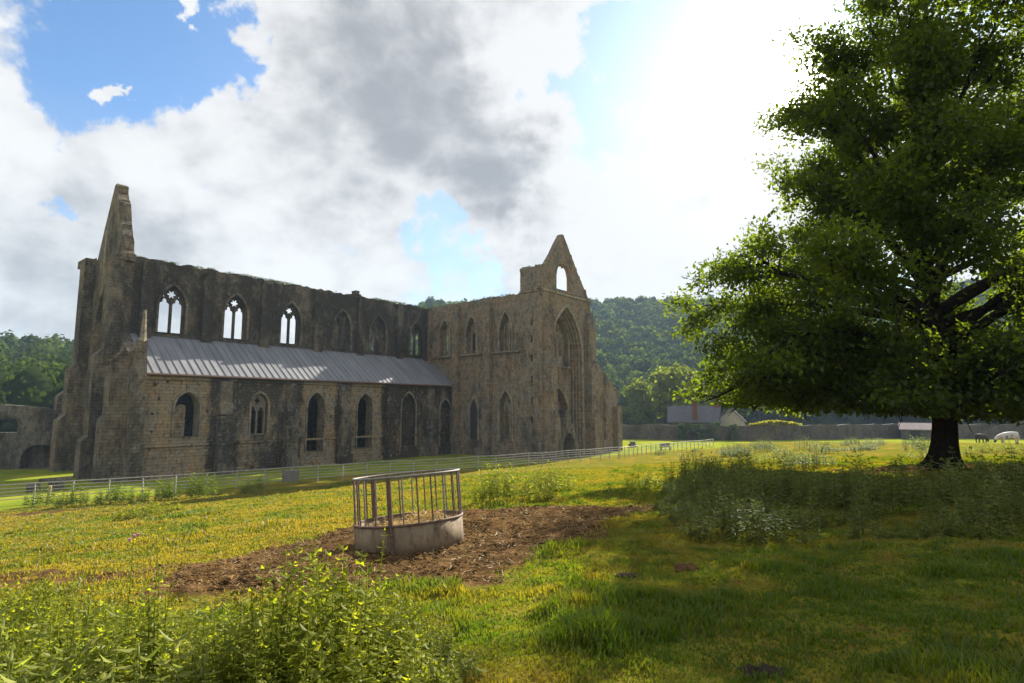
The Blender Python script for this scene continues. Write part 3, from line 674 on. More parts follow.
for a in (math.radians(263), math.radians(23), math.radians(143)):
    x, y = (R0 + .012) * math.cos(a), (R0 + .012) * math.sin(a)
    b = MB(); b.tube([(x, y, -.05), (x, y, 1.27)], .03, 8); b.build('seam_post', RUST, fd)
# hay in the feeder
hv = rng.uniform(0, 1, 2600); ha = rng.uniform(0, 2 * PI, 2600); hr = np.sqrt(hv) * (R0 - .09)
hx, hy = hr * np.cos(ha), hr * np.sin(ha)
hz = .24 + .22 * fbm(hx * 2.2 + 5, hy * 2.2, 61) + np.where((hx - .35) ** 2 + (hy + .1) ** 2 < .07, .15, 0) + rng.uniform(0, .09, 2600)
dirs = rng.normal(size=(2600, 3)); dirs[:, 2] *= .35
Pv, Pf = scatter(np.array([(-.5, 0, 0), (.5, 0, 0), (.5, 1, 0), (-.5, 1, 0)], float), np.array([(0, 1, 2, 3)]), np.stack([hx, hy, hz], -1), frame(dirs, rng.normal(size=(2600, 3))), np.stack([np.full(2600, .008), rng.uniform(.08, .22, 2600), np.ones(2600)], -1))
hay = np_mesh('hay_pile', Pv, Pf, leafy('hay_stalk', (.3, .2, .08), (.55, .42, .2), .25, tcol=(1.2, 1.1, .8), gloss=.03, isl=1.), tone=np.zeros(len(Pv)))
hay.location = fd.location; hay.rotation_euler = fd.rotation_euler
tag(hay, 'loose golden hay heaped inside the round cattle feeder', 'hay')
b = MB(); b.add([((R0 - .1) * c, (R0 - .1) * s, .26) for c, s in ring] + [(0, 0, .34)], [(k, (k + 1) % n, n) for k in range(n)])
hb = b.build('hay_bed', HAYM, hay, True)

# ------------------------------------------------------------------ the great tree
def in_tree():
    TX, TY = 18.4, 25.0; tzb = gz(TX, TY) - .1
    root = thing('chestnut_tree', 'huge spreading broadleaf tree with dense dark crown shading the right foreground', 'tree', (TX, TY, tzb))
    b = MB(); hs = [-.3, 0, .25, .6, 1.1, 1.8, 3, 4.5, 6, 8, 10.5, 13, 15.5]; rd = [1.2, .92, .72, .58, .5, .46, .45, .44, .34, .26, .19, .12, .05]
    path = [(.25 * math.sin(h * .5), .15 * math.sin(h * .37 + 1) - .12, h) for h in hs]
    b.tube(path, rd, 18)
    vs = []
    for v in b.V:
        h = v[2]; a = math.atan2(v[1], v[0]); k = 1 + (.13 * math.exp(-max(h, 0) * 1.6) + .03) * math.sin(5 * a + 1) + .04 * math.sin(9 * a + h)
        vs.append((v[0] * k, v[1] * k, h))
    b.V = vs; b.build('trunk', BARK, root, True)
    def env(h):
        return np.interp(h, [0.6, 1.6, 3, 5, 8, 11, 12.5, 14, 16.2, 17.6, 19.5, 21.5, 22.6], [7.4, 9.6, 10.5, 10.5, 10.1, 9.2, 8.0, 7.3, 7.5, 6.6, 5.0, 3.3, .8])
    P = []; D = []; T = []
    nl = 84
    for i in range(nl):
        hu = (i + .5) / nl; he = 2.1 + 20.1 * min(1, (i + .5) / (nl - 14)) ** 1.15; az = i * 2.39996 + random.uniform(-.25, .25)
        rr = float(env(he)) * random.uniform(.74, 1.1)
        if 9.2 < he < 17.2 and math.cos(az) < -.15: rr = min(rr * .82, 6.6 if he > 12 else 7.4)
        if i >= nl - 14:
            he = random.uniform(1.9, 3.1); az = math.radians(-205 + 190 * (i - nl + 14) / 13); rr = random.uniform(4.5, 9.2)
        hs_ = 2.6 + max(0, he - 1.3) * random.uniform(.35, .6); hs_ = min(hs_, 13.5)
        A = Vector((0.0, 0, hs_)); E = Vector((rr * math.cos(az), rr * math.sin(az), he))
        C = Vector((rr * .5 * math.cos(az + random.uniform(-.2, .2)), rr * .5 * math.sin(az), (max(hs_, he) + 1.3 + random.uniform(0, 1.2)) if he < 6 else hs_ + (he - hs_) * random.uniform(.55, .85) + random.uniform(0, 1.2)))
        pts = []
        for k in range(12):
            u = k / 11; p = A * (1 - u) ** 2 + C * 2 * u * (1 - u) + E * u * u
            w = .22 * u; pts.append(p + Vector((random.uniform(-w, w), random.uniform(-w, w), random.uniform(-w, w))))
        r0 = .25 * (1 - .72 * hu); mb = MB(); mb.tube(pts, [max(.012, r0 * (1 - k / 11) ** .8 + .01) for k in range(12)], 7)
        ns = int(7 + rr * .8)
        for sidx in range(ns):
            u = .36 + .64 * ((sidx + random.random()) / ns) ** .8; kf = u * 11; k0 = min(10, int(kf)); p = pts[k0].lerp(pts[k0 + 1], kf - k0)
            tang = (pts[k0 + 1] - pts[k0]).normalized()
            side = Vector((random.gauss(0, 1), random.gauss(0, 1), random.gauss(.15, .95)))
            d = (tang * .75 + side.normalized()).normalized(); ln = random.uniform(1.0, 2.6) * (1.1 - .35 * u)
            q = [p + d * ln * t + Vector((0, 0, -.28 * ln * t * t)) + Vector((random.gauss(0, .06), random.gauss(0, .06), random.gauss(0, .06))) * t for t in (0, .35, .7, 1)]
            if q[3].z < 1.9: continue
            mb.tube(q, [.04, .028, .018, .008], 5, False)
            m_ = random.randint(4, 8); tone = random.random()
            for c_ in range(m_):
                t = .25 + .75 * (c_ + random.random()) / m_; kf = t * 3; k1 = min(2, int(kf)); pp = q[k1].lerp(q[k1 + 1], kf - k1)
                P.append(pp + Vector((random.gauss(0, .22), random.gauss(0, .22), random.gauss(0, .16)))); D.append(d); T.append(tone)
        mb.build('limb', BARK, root, True)
    # bare hanging lower branches
    for az, rr, ze in ((math.radians(196), 3.2, .55), (math.radians(-25), 2.6, .7), (math.radians(215), 5.0, .6)):
        mb = MB(); base = Vector((rr * math.cos(az), rr * math.sin(az), 3.6)); pts = [base]
        for k in range(14):
            u = k / 13; pts.append(base + Vector((math.cos(az + .9) * u * 2.6 + .22 * math.sin(u * 9), math.sin(az + .9) * u * 1.2, -1.0 * (3.6 - ze) * min(1, u * 1.6) + .35 * math.sin(u * 8) * u)))
        mb.tube(pts, [.06 - .003 * k for k in range(15)], 6); mb.build('hanging_branch', BARK, root, True)
    P = np.array([tuple(p) for p in P]); D = np.array([tuple(d) for d in D]); T = np.array(T)
    print('leaf clusters', len(P))
    per = 38
    base = np.repeat(P, per, 0); n_ = len(base)
    pos = base + rng.normal(size=(n_, 3)) * np.array([.36, .36, .24])
    dr = np.repeat(D, per, 0) * .7 + rng.normal(size=(n_, 3)) * .8; dr[:, 2] -= .35
    nz = np.array([[0, 0, 1.]]) + rng.normal(size=(n_, 3)) * .5
    keep = pos[:, 2] > 1.9 + .11 * np.clip(-pos[:, 0] - 2, 0, 9) + .5 * fbm(pos[:, 0] * .5 + 40, pos[:, 1] * .5 + 40, 77)
    pos, dr, nz = pos[keep], dr[keep], nz[keep]; tt = np.repeat(T, per)[keep]
    n_ = len(pos); Lh = rng.uniform(.15, .3, n_)
    Vv, Ff = scatter(LEAF_V, LEAF_T, pos, frame(dr, nz), np.stack([Lh * .55, Lh, Lh], -1))
    np_mesh('crown', Vv, Ff, LEAF_BIG, root, tone=np.repeat(tt, 5))
    print('leaves', n_)
in_tree()

# ------------------------------------------------------------------ valley trees (things) and hanging woods (stuff)
def ico():
    import bmesh
    bm = bmesh.new(); bmesh.ops.create_icosphere(bm, subdivisions=1, radius=1.); V = np.array([v.co[:] for v in bm.verts]); F = np.array([[v.index for v in f.verts] for f in bm.faces]); bm.free(); return V, F
ICV, ICF = ico()
def crown_cloud(cx, cy, cz, rx, rz, n, size, lumps=6):
    """leaf clumps over an uneven crown built of several lobes"""
    pts = []; nor = []
    for k in range(lumps):
        a = rng.uniform(0, 2 * PI); rad = rng.uniform(.15, .62); el = rng.uniform(-.45, .75)
        c = np.array([math.cos(a) * rad * rx, math.sin(a) * rad * rx, el * rz]); r = rng.uniform(.36, .58)
        m_ = n // lumps; d = rng.normal(size=(m_, 3)); d /= np.linalg.norm(d, axis=1)[:, None]
        pts.append(c + d * np.array([rx * r, rx * r, rz * r]) * rng.uniform(.6, 1.05, (m_, 1))); nor.append(d)
    P = np.concatenate(pts) + np.array([cx, cy, cz]); Nn = np.concatenate(nor)
    return P, Nn
def clump_mesh(P, Nn, size):
    n = len(P); dr = np.cross(Nn, rng.normal(size=(n, 3))); R = frame(dr, Nn + rng.normal(size=(n, 3)) * .45)
    s = np.asarray(size) * rng.uniform(.6, 1.4, n); S = np.stack([s, s, s], -1)
    tv = np.array([(-.5, -.5, -.05), (.15, -.55, .04), (.55, .1, -.05), (.05, .5, .05), (-.55, .2, 0)], float)
    return scatter(tv, np.array([(0, 1, 2), (0, 2, 3), (0, 3, 4)]), P, R, S)
def valley_tree(x, y, h, w, label, material=None, group=None, name='broadleaf_tree', tr=.28, dens=1.):
    z = gz(x, y); root = thing(name, label, 'tree', (x, y, z - .1), 0, group)
    b = MB(); th = h * .62; b.tube([(0, 0, -.2), (.1, 0, th * .4), (-.1, .1, th)], [h * .028, h * .02, h * .008], 8)
    for k in range(6):
        a = k * 2.4; z0 = th * (.45 + .08 * k); b.tube([(0, 0, z0), (w * .25 * math.cos(a), w * .25 * math.sin(a), z0 + h * .12), (w * .42 * math.cos(a), w * .42 * math.sin(a), z0 + h * .2)], [h * .01, h * .006, h * .002], 6)
    b.build('trunk', BARK, root, True)
    P, Nn = crown_cloud(0, 0, h * .58, w * .5 / .8, h * .42 / .85, int(2600 * dens), 0, 11)
    V, F = clump_mesh(P, Nn, max(.45, w * .06))
    np_mesh('crown', V, F, material or LEAF_MID, root, tone=np.repeat(np.clip(.5 + .5 * fbm(P[:, 0] * .5 + x, P[:, 2] * .5 + y, 71) - .25 + rng.normal(0, .1, len(P)), 0, 1), 5))
    return root
GV = 'trees in the valley beyond the field wall'
valley_tree(43.5, 148, 15.5, 15, 'tall pale olive tree standing behind the slate roofed house', None, GV)
valley_tree(36.5, 156, 12, 11, 'smaller olive tree left of the tall tree behind the house', None, GV)
valley_tree(27, 150, 6.5, 8, 'rounded pale bush tree beyond the field wall nearest the abbey corner', None, GV, 'bushy_tree')
valley_tree(33.0, 149, 6.8, 7.5, 'rounded pale bush tree beyond the field wall between the abbey and the house', None, GV, 'bushy_tree')
valley_tree(62, 165, 17, 14, 'dark round tree beyond the field wall right of the house', LEAF_FOREST, GV)
valley_tree(80, 160, 15, 13, 'dark broad tree behind the pale roofed shed', LEAF_FOREST, GV)
valley_tree(104, 158, 18, 16, 'dark tree seen under the great crown beyond the trunk', LEAF_FOREST, GV)

def hanging_wood():
    Ps = []; Ts = []
    n = 9000
    az = rng.uniform(math.radians(-64), math.radians(64), n); r0 = np.interp(az, HILL_AZ, HILL_R0); r1 = np.interp(az, HILL_AZ, HILL_R1)
    u = rng.uniform(-.04, 1.12, n); r = r0 + u * (r1 - r0); x, y = r * np.sin(az), r * np.cos(az)
    loc = np.stack([(x - AB[0]) * EX + (y - AB[1]) * EY, -(x - AB[0]) * EY + (y - AB[1]) * EX], -1)
    inab = (loc[:, 0] > -12) & (loc[:, 0] < 82) & (loc[:, 1] > -25) & (loc[:, 1] < 45)
    left_ok = ~((r < 95))
    sel = ~inab & left_ok
    x, y, r, u = x[sel], y[sel], r[sel], u[sel]
    # thin so crowns sit about 7 m apart
    keep = []; grid = {}
    for i in range(len(x)):
        k = (int(x[i] // 6.2), int(y[i] // 6.2))
        if k in grid: continue
        grid[k] = i; keep.append(i)
    keep = np.array(keep); x, y, u = x[keep], y[keep], u[keep]; z = tz(x, y, False)
    nc = len(x); print('woodland crowns', nc)
    near = np.hypot(x, y); per = 260; hgt = rng.uniform(8, 14.5, nc); wid = rng.uniform(3.4, 5.6, nc)
    d = rng.normal(size=(nc, per, 3)); d /= np.linalg.norm(d, axis=2)[..., None]; d[..., 2] = np.abs(d[..., 2]) * 1.15 - .25
    # each crown is lumpy: radius modulated by direction
    ph = rng.uniform(0, 6.28, (nc, 3)); lump = 1 + .2 * np.sin(3 * np.arctan2(d[..., 1], d[..., 0]) + ph[:, None, 0]) + .14 * np.sin(5 * d[..., 2] * 2 + ph[:, None, 1])
    rad = lump * rng.uniform(.72, 1.04, (nc, per))
    P = np.stack([x[:, None] + d[..., 0] * wid[:, None] * rad, y[:, None] + d[..., 1] * wid[:, None] * rad, z[:, None] + hgt[:, None] * .62 + d[..., 2] * hgt[:, None] * .4 * rad], -1).reshape(-1, 3)
    tone = np.repeat(np.clip(fbm(x * .03, y * .03, 81) * .9 - .1 - .38 * np.clip((np.degrees(np.arctan2(-x, y)) - 14) / 14, 0, 1) + rng.normal(0, .2, nc), 0, 1), per)
    V, F = clump_mesh(P, d.reshape(-1, 3), np.repeat(np.clip(near / 300 * 1.25, .55, 1.5), per))
    # dense heart of every crown
    Vh = (ICV[None] * np.stack([wid * .72, wid * .72, hgt * .4], -1)[:, None, :] + np.stack([x, y, z + hgt * .55], -1)[:, None, :])
    Fh = ICF[None] + (np.arange(nc) * len(ICV))[:, None, None]
    tone_h = np.repeat(tone.reshape(nc, per)[:, 0], len(ICV))
    VV = np.concatenate([V, Vh.reshape(-1, 3)]); FF = np.concatenate([F, Fh.reshape(-1, 3) + len(V)])
    o = np_mesh('woodland', VV, FF, LEAF_FOREST, tone=np.concatenate([np.repeat(tone, 5), tone_h]))
    tag(o, 'dense hanging broadleaf woodland covering the valley sides behind the abbey', 'woodland', kind='stuff')
hanging_wood()

# ------------------------------------------------------------------ field wall, houses, shed, ivy, cows
WP = [(14, 121), (21, 114.5), (31.5, 110.5), (44.4, 108.5), (60, 112), (78, 117.5), (97, 115), (120, 112), (150, 108)]
w = thing('field_wall', 'long grey rubble field wall crossing the valley beyond the meadow', 'wall', (44.4, 108.5, 0))
for i in range(len(WP) - 1):
    (x0, y0), (x1, y1) = WP[i], WP[i + 1]; d = Vector((x1 - x0, y1 - y0)); ln = d.length; d.normalize(); nrm = Vector((-d.y, d.x))
    b = MB(); k = int(ln / 1.5)
    mp = lambda a, c, dd, x0=x0, y0=y0, d=d, nrm=nrm: (x0 + d.x * a + nrm.x * dd - 44.4, y0 + d.y * a + nrm.y * dd - 108.5, c)
    b.plate([(-.25, -.5), (ln + .2, -.5)] + [(ln + .2 - (ln + .45) * j / k, 2.75 + random.uniform(-.14, .14)) for j in range(k + 1)], [], mp, -.3, .3 + .01 * (i % 2))
    b.build('wall_section', STONE_WALL, w)

def house(x, y, rz, L_, W_, eave, ridge, label, wallm, roofm, chim=(), name='stone_house', openings=(), group=None):
    z = gz(x, y); r = thing(name, label, 'house', (x, y, z), rz, group)
    b = MB(); b.box(-L_ / 2, L_ / 2, -W_ / 2, W_ / 2, -.3, eave)
    for sx in (-L_ / 2, L_ / 2 - .3): b.add([(sx, -W_ / 2, eave), (sx, W_ / 2, eave), (sx, 0, ridge), (sx + .3, -W_ / 2, eave), (sx + .3, W_ / 2, eave), (sx + .3, 0, ridge)], [(0, 1, 2), (3, 5, 4), (0, 2, 5, 3), (1, 4, 5, 2), (0, 3, 4, 1)])
    b.build('wall', wallm, r)
    b = MB(); o = .35; sl = (ridge - eave) / (W_ / 2)
    for s in (-1, 1):
        b.hexa([(-L_ / 2 - o, s * (W_ / 2 + o), eave - o * sl + .03), (L_ / 2 + o, s * (W_ / 2 + o), eave - o * sl + .03), (L_ / 2 + o, 0, ridge + .03), (-L_ / 2 - o, 0, ridge + .03),
                (-L_ / 2 - o, s * (W_ / 2 + o), eave - o * sl + .2), (L_ / 2 + o, s * (W_ / 2 + o), eave - o * sl + .2), (L_ / 2 + o, 0, ridge + .22), (-L_ / 2 - o, 0, ridge + .22)])
    ro = b.build('roof', roofm, r)
    for cx, cy, top in chim:
        b = MB(); b.box(cx - .42, cx + .42, cy - .4, cy + .4, eave - 1.0, top); b.box(cx - .5, cx + .5, cy - .5, cy + .5, top - .25, top + .002)
        for q in (-.25, .25): b.tube([(cx + q, cy, top), (cx + q, cy, top + .4)], .13, 8)
        b.build('chimney', BRICK, ro)
    for ox, oz, ow, oh in openings:
        b = MB(); b.box(ox - ow / 2, ox + ow / 2, -W_ / 2 - .04, -W_ / 2 + .05, oz, oz + oh); f = b.build('window', DARKWOOD, r)
        b = MB(); b.box(ox - ow / 2 - .1, ox + ow / 2 + .1, -W_ / 2 - .12, -W_ / 2 + .03, oz - .15, oz - .01); b.build('sill', STONE_TRIM, f)
    return r
HG = 'farm buildings beyond the field wall'
house(36.9, 118, math.radians(-17), 9.6, 6.0, 3.4, 6.2, 'stone cottage with slate roof and tall brick chimney behind the field wall', STONE_WALL, SLATE, [(.2, -2.6, 6.8), (4.4, 0, 7.4)], 'stone_house', [(-3.2, 1.2, .9, 1.2), (3., 1.2, .9, 1.2)], HG)
house(45.6, 121, math.radians(68), 8, 5.2, 3.3, 6.0, 'gabled cottage wing with a pale end wall right of the brick chimney', plain('cream_render', (.42, .38, .3), .9, 0, .15, 2), SLATE, [], 'stone_house', [(0, 1., .9, 1.2)], HG)
house(80.0, 113.2, math.radians(-33), 7.5, 5.0, 1.9, 2.9, 'low shed with a bright pale sheet roof against the field wall', STONE_WALL, PALE, [], 'shed', [(-1.5, .3, 1.6, 1.4), (2.2, .3, 1.2, 1.4)], HG)
house(110, 113, math.radians(-20), 18, 7, 3.0, 5.0, 'long grey stone barn with dark openings at the right edge', STONE_WALL, SLATE, [], 'barn', [(-5, .2, 2.6, 2.4), (1., .2, 2.2, 2.4), (6, .2, 2.6, 2.4)], HG)

def leafpatch(name, label, cat, pts_fn, n, size, material, loc):
    P, Nn = pts_fn(n); V, F = clump_mesh(P, Nn, size)
    o = np_mesh(name, V, F, material, tone=np.repeat(rng.uniform(0, 1, len(P)), 5)); o.location = loc; return tag(o, label, cat)
def ivy_fn(n):
    x = rng.uniform(-5.2, 5.2, n); z = rng.uniform(0, 1, n) ** .8 * (2.6 + 1.0 * fbm(x * .5 + 9, x * 0, 91)); ok = (fbm(x * .35 + 2, z * .3, 93) > .33)
    x, z = x[ok], z[ok]; return np.stack([x, -.45 - rng.uniform(0, .35, len(x)) + .12 * x * 0, z], -1), np.stack([rng.normal(0, .3, len(x)), -np.ones(len(x)), rng.normal(.3, .3, len(x))], -1)
o = leafpatch('ivy', 'dark ivy hanging over the field wall below the slate roofed cottage', 'ivy', ivy_fn, 2600, .38, LEAF_IVY, (36.5, 109.35, 0)); o.rotation_euler[2] = math.radians(-9)
def top_fn(n):
    x = rng.uniform(-5, 5, n); return np.stack([x, rng.normal(0, .35, n), 2.7 + rng.uniform(0, .75, n) * (1 - (x / 5.2) ** 2) + .15], -1), rng.normal(size=(n, 3)) + np.array([0, -.5, .6])
o = leafpatch('climbing_shrub', 'yellow green creeper spilling along the wall top right of the cottages', 'creeper', top_fn, 1100, .36, leafy('creeper_leaf', (.14, .16, .02), (.34, .25, .04), .45, gloss=.02), (49.5, 109.7, 0)); o.rotation_euler[2] = math.radians(12)
b = MB(); b.rough(-.55, .55, -.4, .4, -.1, .55, .12); b.rough(-.3, .35, -.3, .3, .45, .85, .1); o = b.build('stone_block', STONE_RUIN); o.location = (18.6, 90.5, gz(18.6, 90.5)); tag(o, 'dark stone lump lying in the bright grass behind the pale railing', 'stone')
r = thing('bench', 'small grey bench on the bright lawn behind the pale railing', 'bench', (22.2, 84.5, gz(22.2, 84.5)), .2)
b = MB(); b.box(-.8, .8, -.25, .25, .42, .5); b.build('seat', METAL, r); b = MB(); b.box(-.8, .8, .22, .3, .5, .95); b.build('backrest', METAL, r)
for x in (-.7, .7): b = MB(); b.box(x - .05, x + .05, -.22, .22, -.1, .42); b.build('leg', METAL, r)

def cow(name, label, x, y, rz, sc, hide, grazing):
    verts = []; edges = []; rad = []
    def v(p, r): verts.append(p); rad.append(r); return len(verts) - 1
    def e(a, b_): edges.append((a, b_))
    hips = v((-.75, 0, 1.08), (.30, .36)); mid = v((-.15, 0, 1.0), (.40, .43)); sh = v((.5, 0, 1.05), (.32, .40)); e(hips, mid); e(mid, sh)
    rump = v((-1.0, 0, 1.12), (.2, .24)); e(hips, rump)
    if grazing: neck = v((.95, 0, .85), (.17, .2)); poll = v((1.25, .02, .52), (.14, .14)); muz = v((1.42, .04, .16), (.085, .085))
    else: neck = v((.95, 0, 1.2), (.17, .2)); poll = v((1.25, 0, 1.4), (.14, .14)); muz = v((1.62, 0, 1.2), (.085, .085))
    e(sh, neck); e(neck, poll); e(poll, muz)
    for s in (-1, 1):
        a = v((.55, s * .24, .72), (.13, .13)); k = v((.55 + .08 * s, s * .24, .4), (.075, .075)); f = v((.52 + .1 * s, s * .24, .02), (.07, .07)); e(sh, a); e(a, k); e(k, f)
        a = v((-.72, s * .25, .78), (.18, .18)); k = v((-.92 + .08 * s, s * .25, .48), (.085, .085)); f = v((-.86 + .1 * s, s * .25, .02), (.07, .07)); e(hips, a); e(a, k); e(k, f)
        ear = v((poll and verts[poll][0] - .02, s * .22, verts[poll][2] + .05), (.045, .045)); e(poll, ear)
    t1 = v((-1.18, 0, .95), (.05, .05)); t2 = v((-1.22, 0, .45), (.045, .045)); e(rump, t1); e(t1, t2)
    me = bpy.data.meshes.new(name); me.from_pydata([tuple(c * sc for c in p) for p in verts], edges, [])
    o = bpy.data.objects.new(name, me); COL.objects.link(o)
    sk = o.modifiers.new('skin', 'SKIN'); ss = o.modifiers.new('sub', 'SUBSURF'); ss.levels = ss.render_levels = 2
    for i, rr in enumerate(rad): me.skin_vertices[0].data[i].radius = (rr[0] * sc, rr[1] * sc); me.skin_vertices[0].data[i].use_root = (i == 0)
    dg = bpy.context.evaluated_depsgraph_get(); nm = bpy.data.meshes.new_from_object(o.evaluated_get(dg)); o.modifiers.clear(); o.data = nm; nm.materials.clear(); nm.materials.append(hide)
    nm.polygons.foreach_set('use_smooth', [True] * len(nm.polygons))
    o.location = (x, y, gz(x, y) - .01); o.rotation_euler[2] = rz
    return tag(o, label, 'cow', 'cattle grazing beyond the great tree')
m, nt, out = mat('white_hide'); tc = nt.nodes.new('ShaderNodeTexCoord')
principled(nt, out, mixc(nt, ramp(nt, noise(nt, tc.outputs['Object'], 1.1, 3), [(.52, 0.), (.58, 1.)]), (.5, .45, .41), (.06, .045, .04)), .8); WHITE = m
cow('cow', 'white cow with dark patches grazing right of the great trunk', 52.6, 62.0, math.radians(175), .97, WHITE, True)
cow('cow', 'dark brown cow standing between the great trunk and the white cow', 59.5, 74.0, math.radians(20), .9, plain('dark_hide', (.04, .03, .026), .8, 0, .3, 2), True)

# ------------------------------------------------------------------ grass, straw, weeds
TREE_XY = np.array([18.4, 25.])
def grass():
    n = 1150000
    r = .8 + rng.uniform(0, 1, n) ** 1.25 * 44; az = rng.uniform(math.radians(-68), math.radians(68), n); wide = (np.abs(az) < math.radians(50)) | (r < 16)
    r, az = r[wide], az[wide]; n = len(r); x, y = r * np.sin(az), r * np.cos(az)
    mk = mudmask(x, y); clump = fbm(x * 1.1, y * 1.1, 101); fine = fbm(x * 4.5, y * 4.5, 105, 3)
    keep = (rng.uniform(0, 1, n) > mk * 1.3) & (rng.uniform(0, 1, n) < .45 + 1.3 * (fine - .2))
    x, y, r, clump, fine = (a[keep] for a in (x, y, r, clump, fine)); n = len(x); z = tz(x, y)
    ok = z > .08; x, y, r, clump, fine, z = (a[ok] for a in (x, y, r, clump, fine, z)); n = len(x)
    tuft = np.exp(-((x - .62) ** 2 + (y - 4.75) ** 2) / .09) + np.clip((clump - .56) * 5, 0, 1) * .6
    h = (.02 + .055 * np.clip(fine - .25, 0, 1) + .16 * tuft) * rng.uniform(.5, 1.5, n)
    w = (.003 + .0007 * r) * rng.uniform(.7, 1.4, n)
    a = rng.uniform(0, 2 * PI, n); lean = rng.uniform(.15, .9, n) * h; la = a + PI / 2 + rng.normal(0, .5, n)
    wx, wy = np.cos(a) * w, np.sin(a) * w; lx, ly = np.cos(la) * lean, np.sin(la) * lean
    V = np.stack([np.stack([x - wx, y - wy, z - .01], -1), np.stack([x + wx, y + wy, z - .01], -1), np.stack([x + lx * .35 + wx * .7, y + ly * .35 + wy * .7, z + h * .62], -1),
                  np.stack([x + lx * .35 - wx * .7, y + ly * .35 - wy * .7, z + h * .62], -1), np.stack([x + lx, y + ly, z + h * .95], -1)], 1).reshape(-1, 3)
    F = np.array([(0, 1, 2), (0, 2, 3), (3, 2, 4)])[None] + (np.arange(n) * 5)[:, None, None]
    dry = np.clip(.33 + .2 * np.clip((-x - .5) / 4, 0, 1) + .15 * np.clip((y - 14) / 12, 0, 1) + 2. * (fbm(x * .6, y * .6, 111) - .47) + 1.7 * (fbm(x * 3, y * 3, 115) - .47) - .35 * tuft, 0, 1)
    o = np_mesh('grass', V, F.reshape(-1, 3), GRASSM, tone=np.repeat(dry, 5)); print('blades', n)
    tag(o, 'short cropped pasture grass with yellow dry patches over the slope', 'grass', kind='stuff')
grass()
def straw():
    n = 60000; x = rng.uniform(-6.5, 4.5, n); y = rng.uniform(6, 16, n); mk = mudmask(x, y)
    keep = rng.uniform(0, 1, n) < mk * (.25 + 1.3 * np.clip(fbm(x * 1.4, y * 1.4, 121) - .3, 0, 1)); x, y = x[keep], y[keep]; n = len(x); z = tz(x, y) + rng.uniform(.0, .045, n)
    d = rng.normal(size=(n, 3)); d[:, 2] *= .22
    V, F = scatter(np.array([(-.5, 0, 0), (.5, 0, 0), (.5, 1, 0), (-.5, 1, 0)], float), np.array([(0, 1, 2, 3)]), np.stack([x, y, z], -1), frame(d, rng.normal(size=(n, 3)) * .5 + np.array([0, 0, 1.])), np.stack([rng.uniform(.004, .009, n), rng.uniform(.03, .12, n), np.ones(n)], -1))
    tag(np_mesh('straw', V, F, STRAWM, tone=np.zeros(len(V))), 'trampled straw strewn over the bare ground round the feeder', 'straw', kind='stuff'); print('straws', n)
straw()

def clods():
    n = 42000; x = rng.uniform(-6.5, 4.5, n); y = rng.uniform(6, 16, n); mk = mudmask(x, y)
    keep = rng.uniform(0, 1, n) < mk * (.2 + 1.5 * np.clip(fbm(x * 1.1 + 7, y * 1.1, 123) - .3, 0, 1)); x, y = x[keep], y[keep]; n = len(x); z = tz(x, y)
    sz = rng.uniform(.006, .017, n) * (1 + 1.3 * (rng.uniform(0, 1, n) > .95)); J = 1 + rng.normal(0, .22, (n, len(ICV), 1))
    V = ICV[None] * J * np.stack([sz * 1.5, sz * 1.3, sz * .8], -1)[:, None, :] + np.stack([x, y, z + sz * .3], -1)[:, None, :]
    F = ICF[None] + (np.arange(n) * len(ICV))[:, None, None]
    m, nt, out = mat('muck'); g = nt.nodes.new('ShaderNodeNewGeometry')
    principled(nt, out, mixc(nt, g.outputs['Random Per Island'], (.03, .018, .009), (.2, .12, .05)), 1., 0, None, 0.)
    tag(np_mesh('muck_clods', V.reshape(-1, 3), F.reshape(-1, 3), m), 'trodden brown muck clods scattered over the bare patch round the feeder', 'muck', kind='stuff'); print('clods', n)
clods()

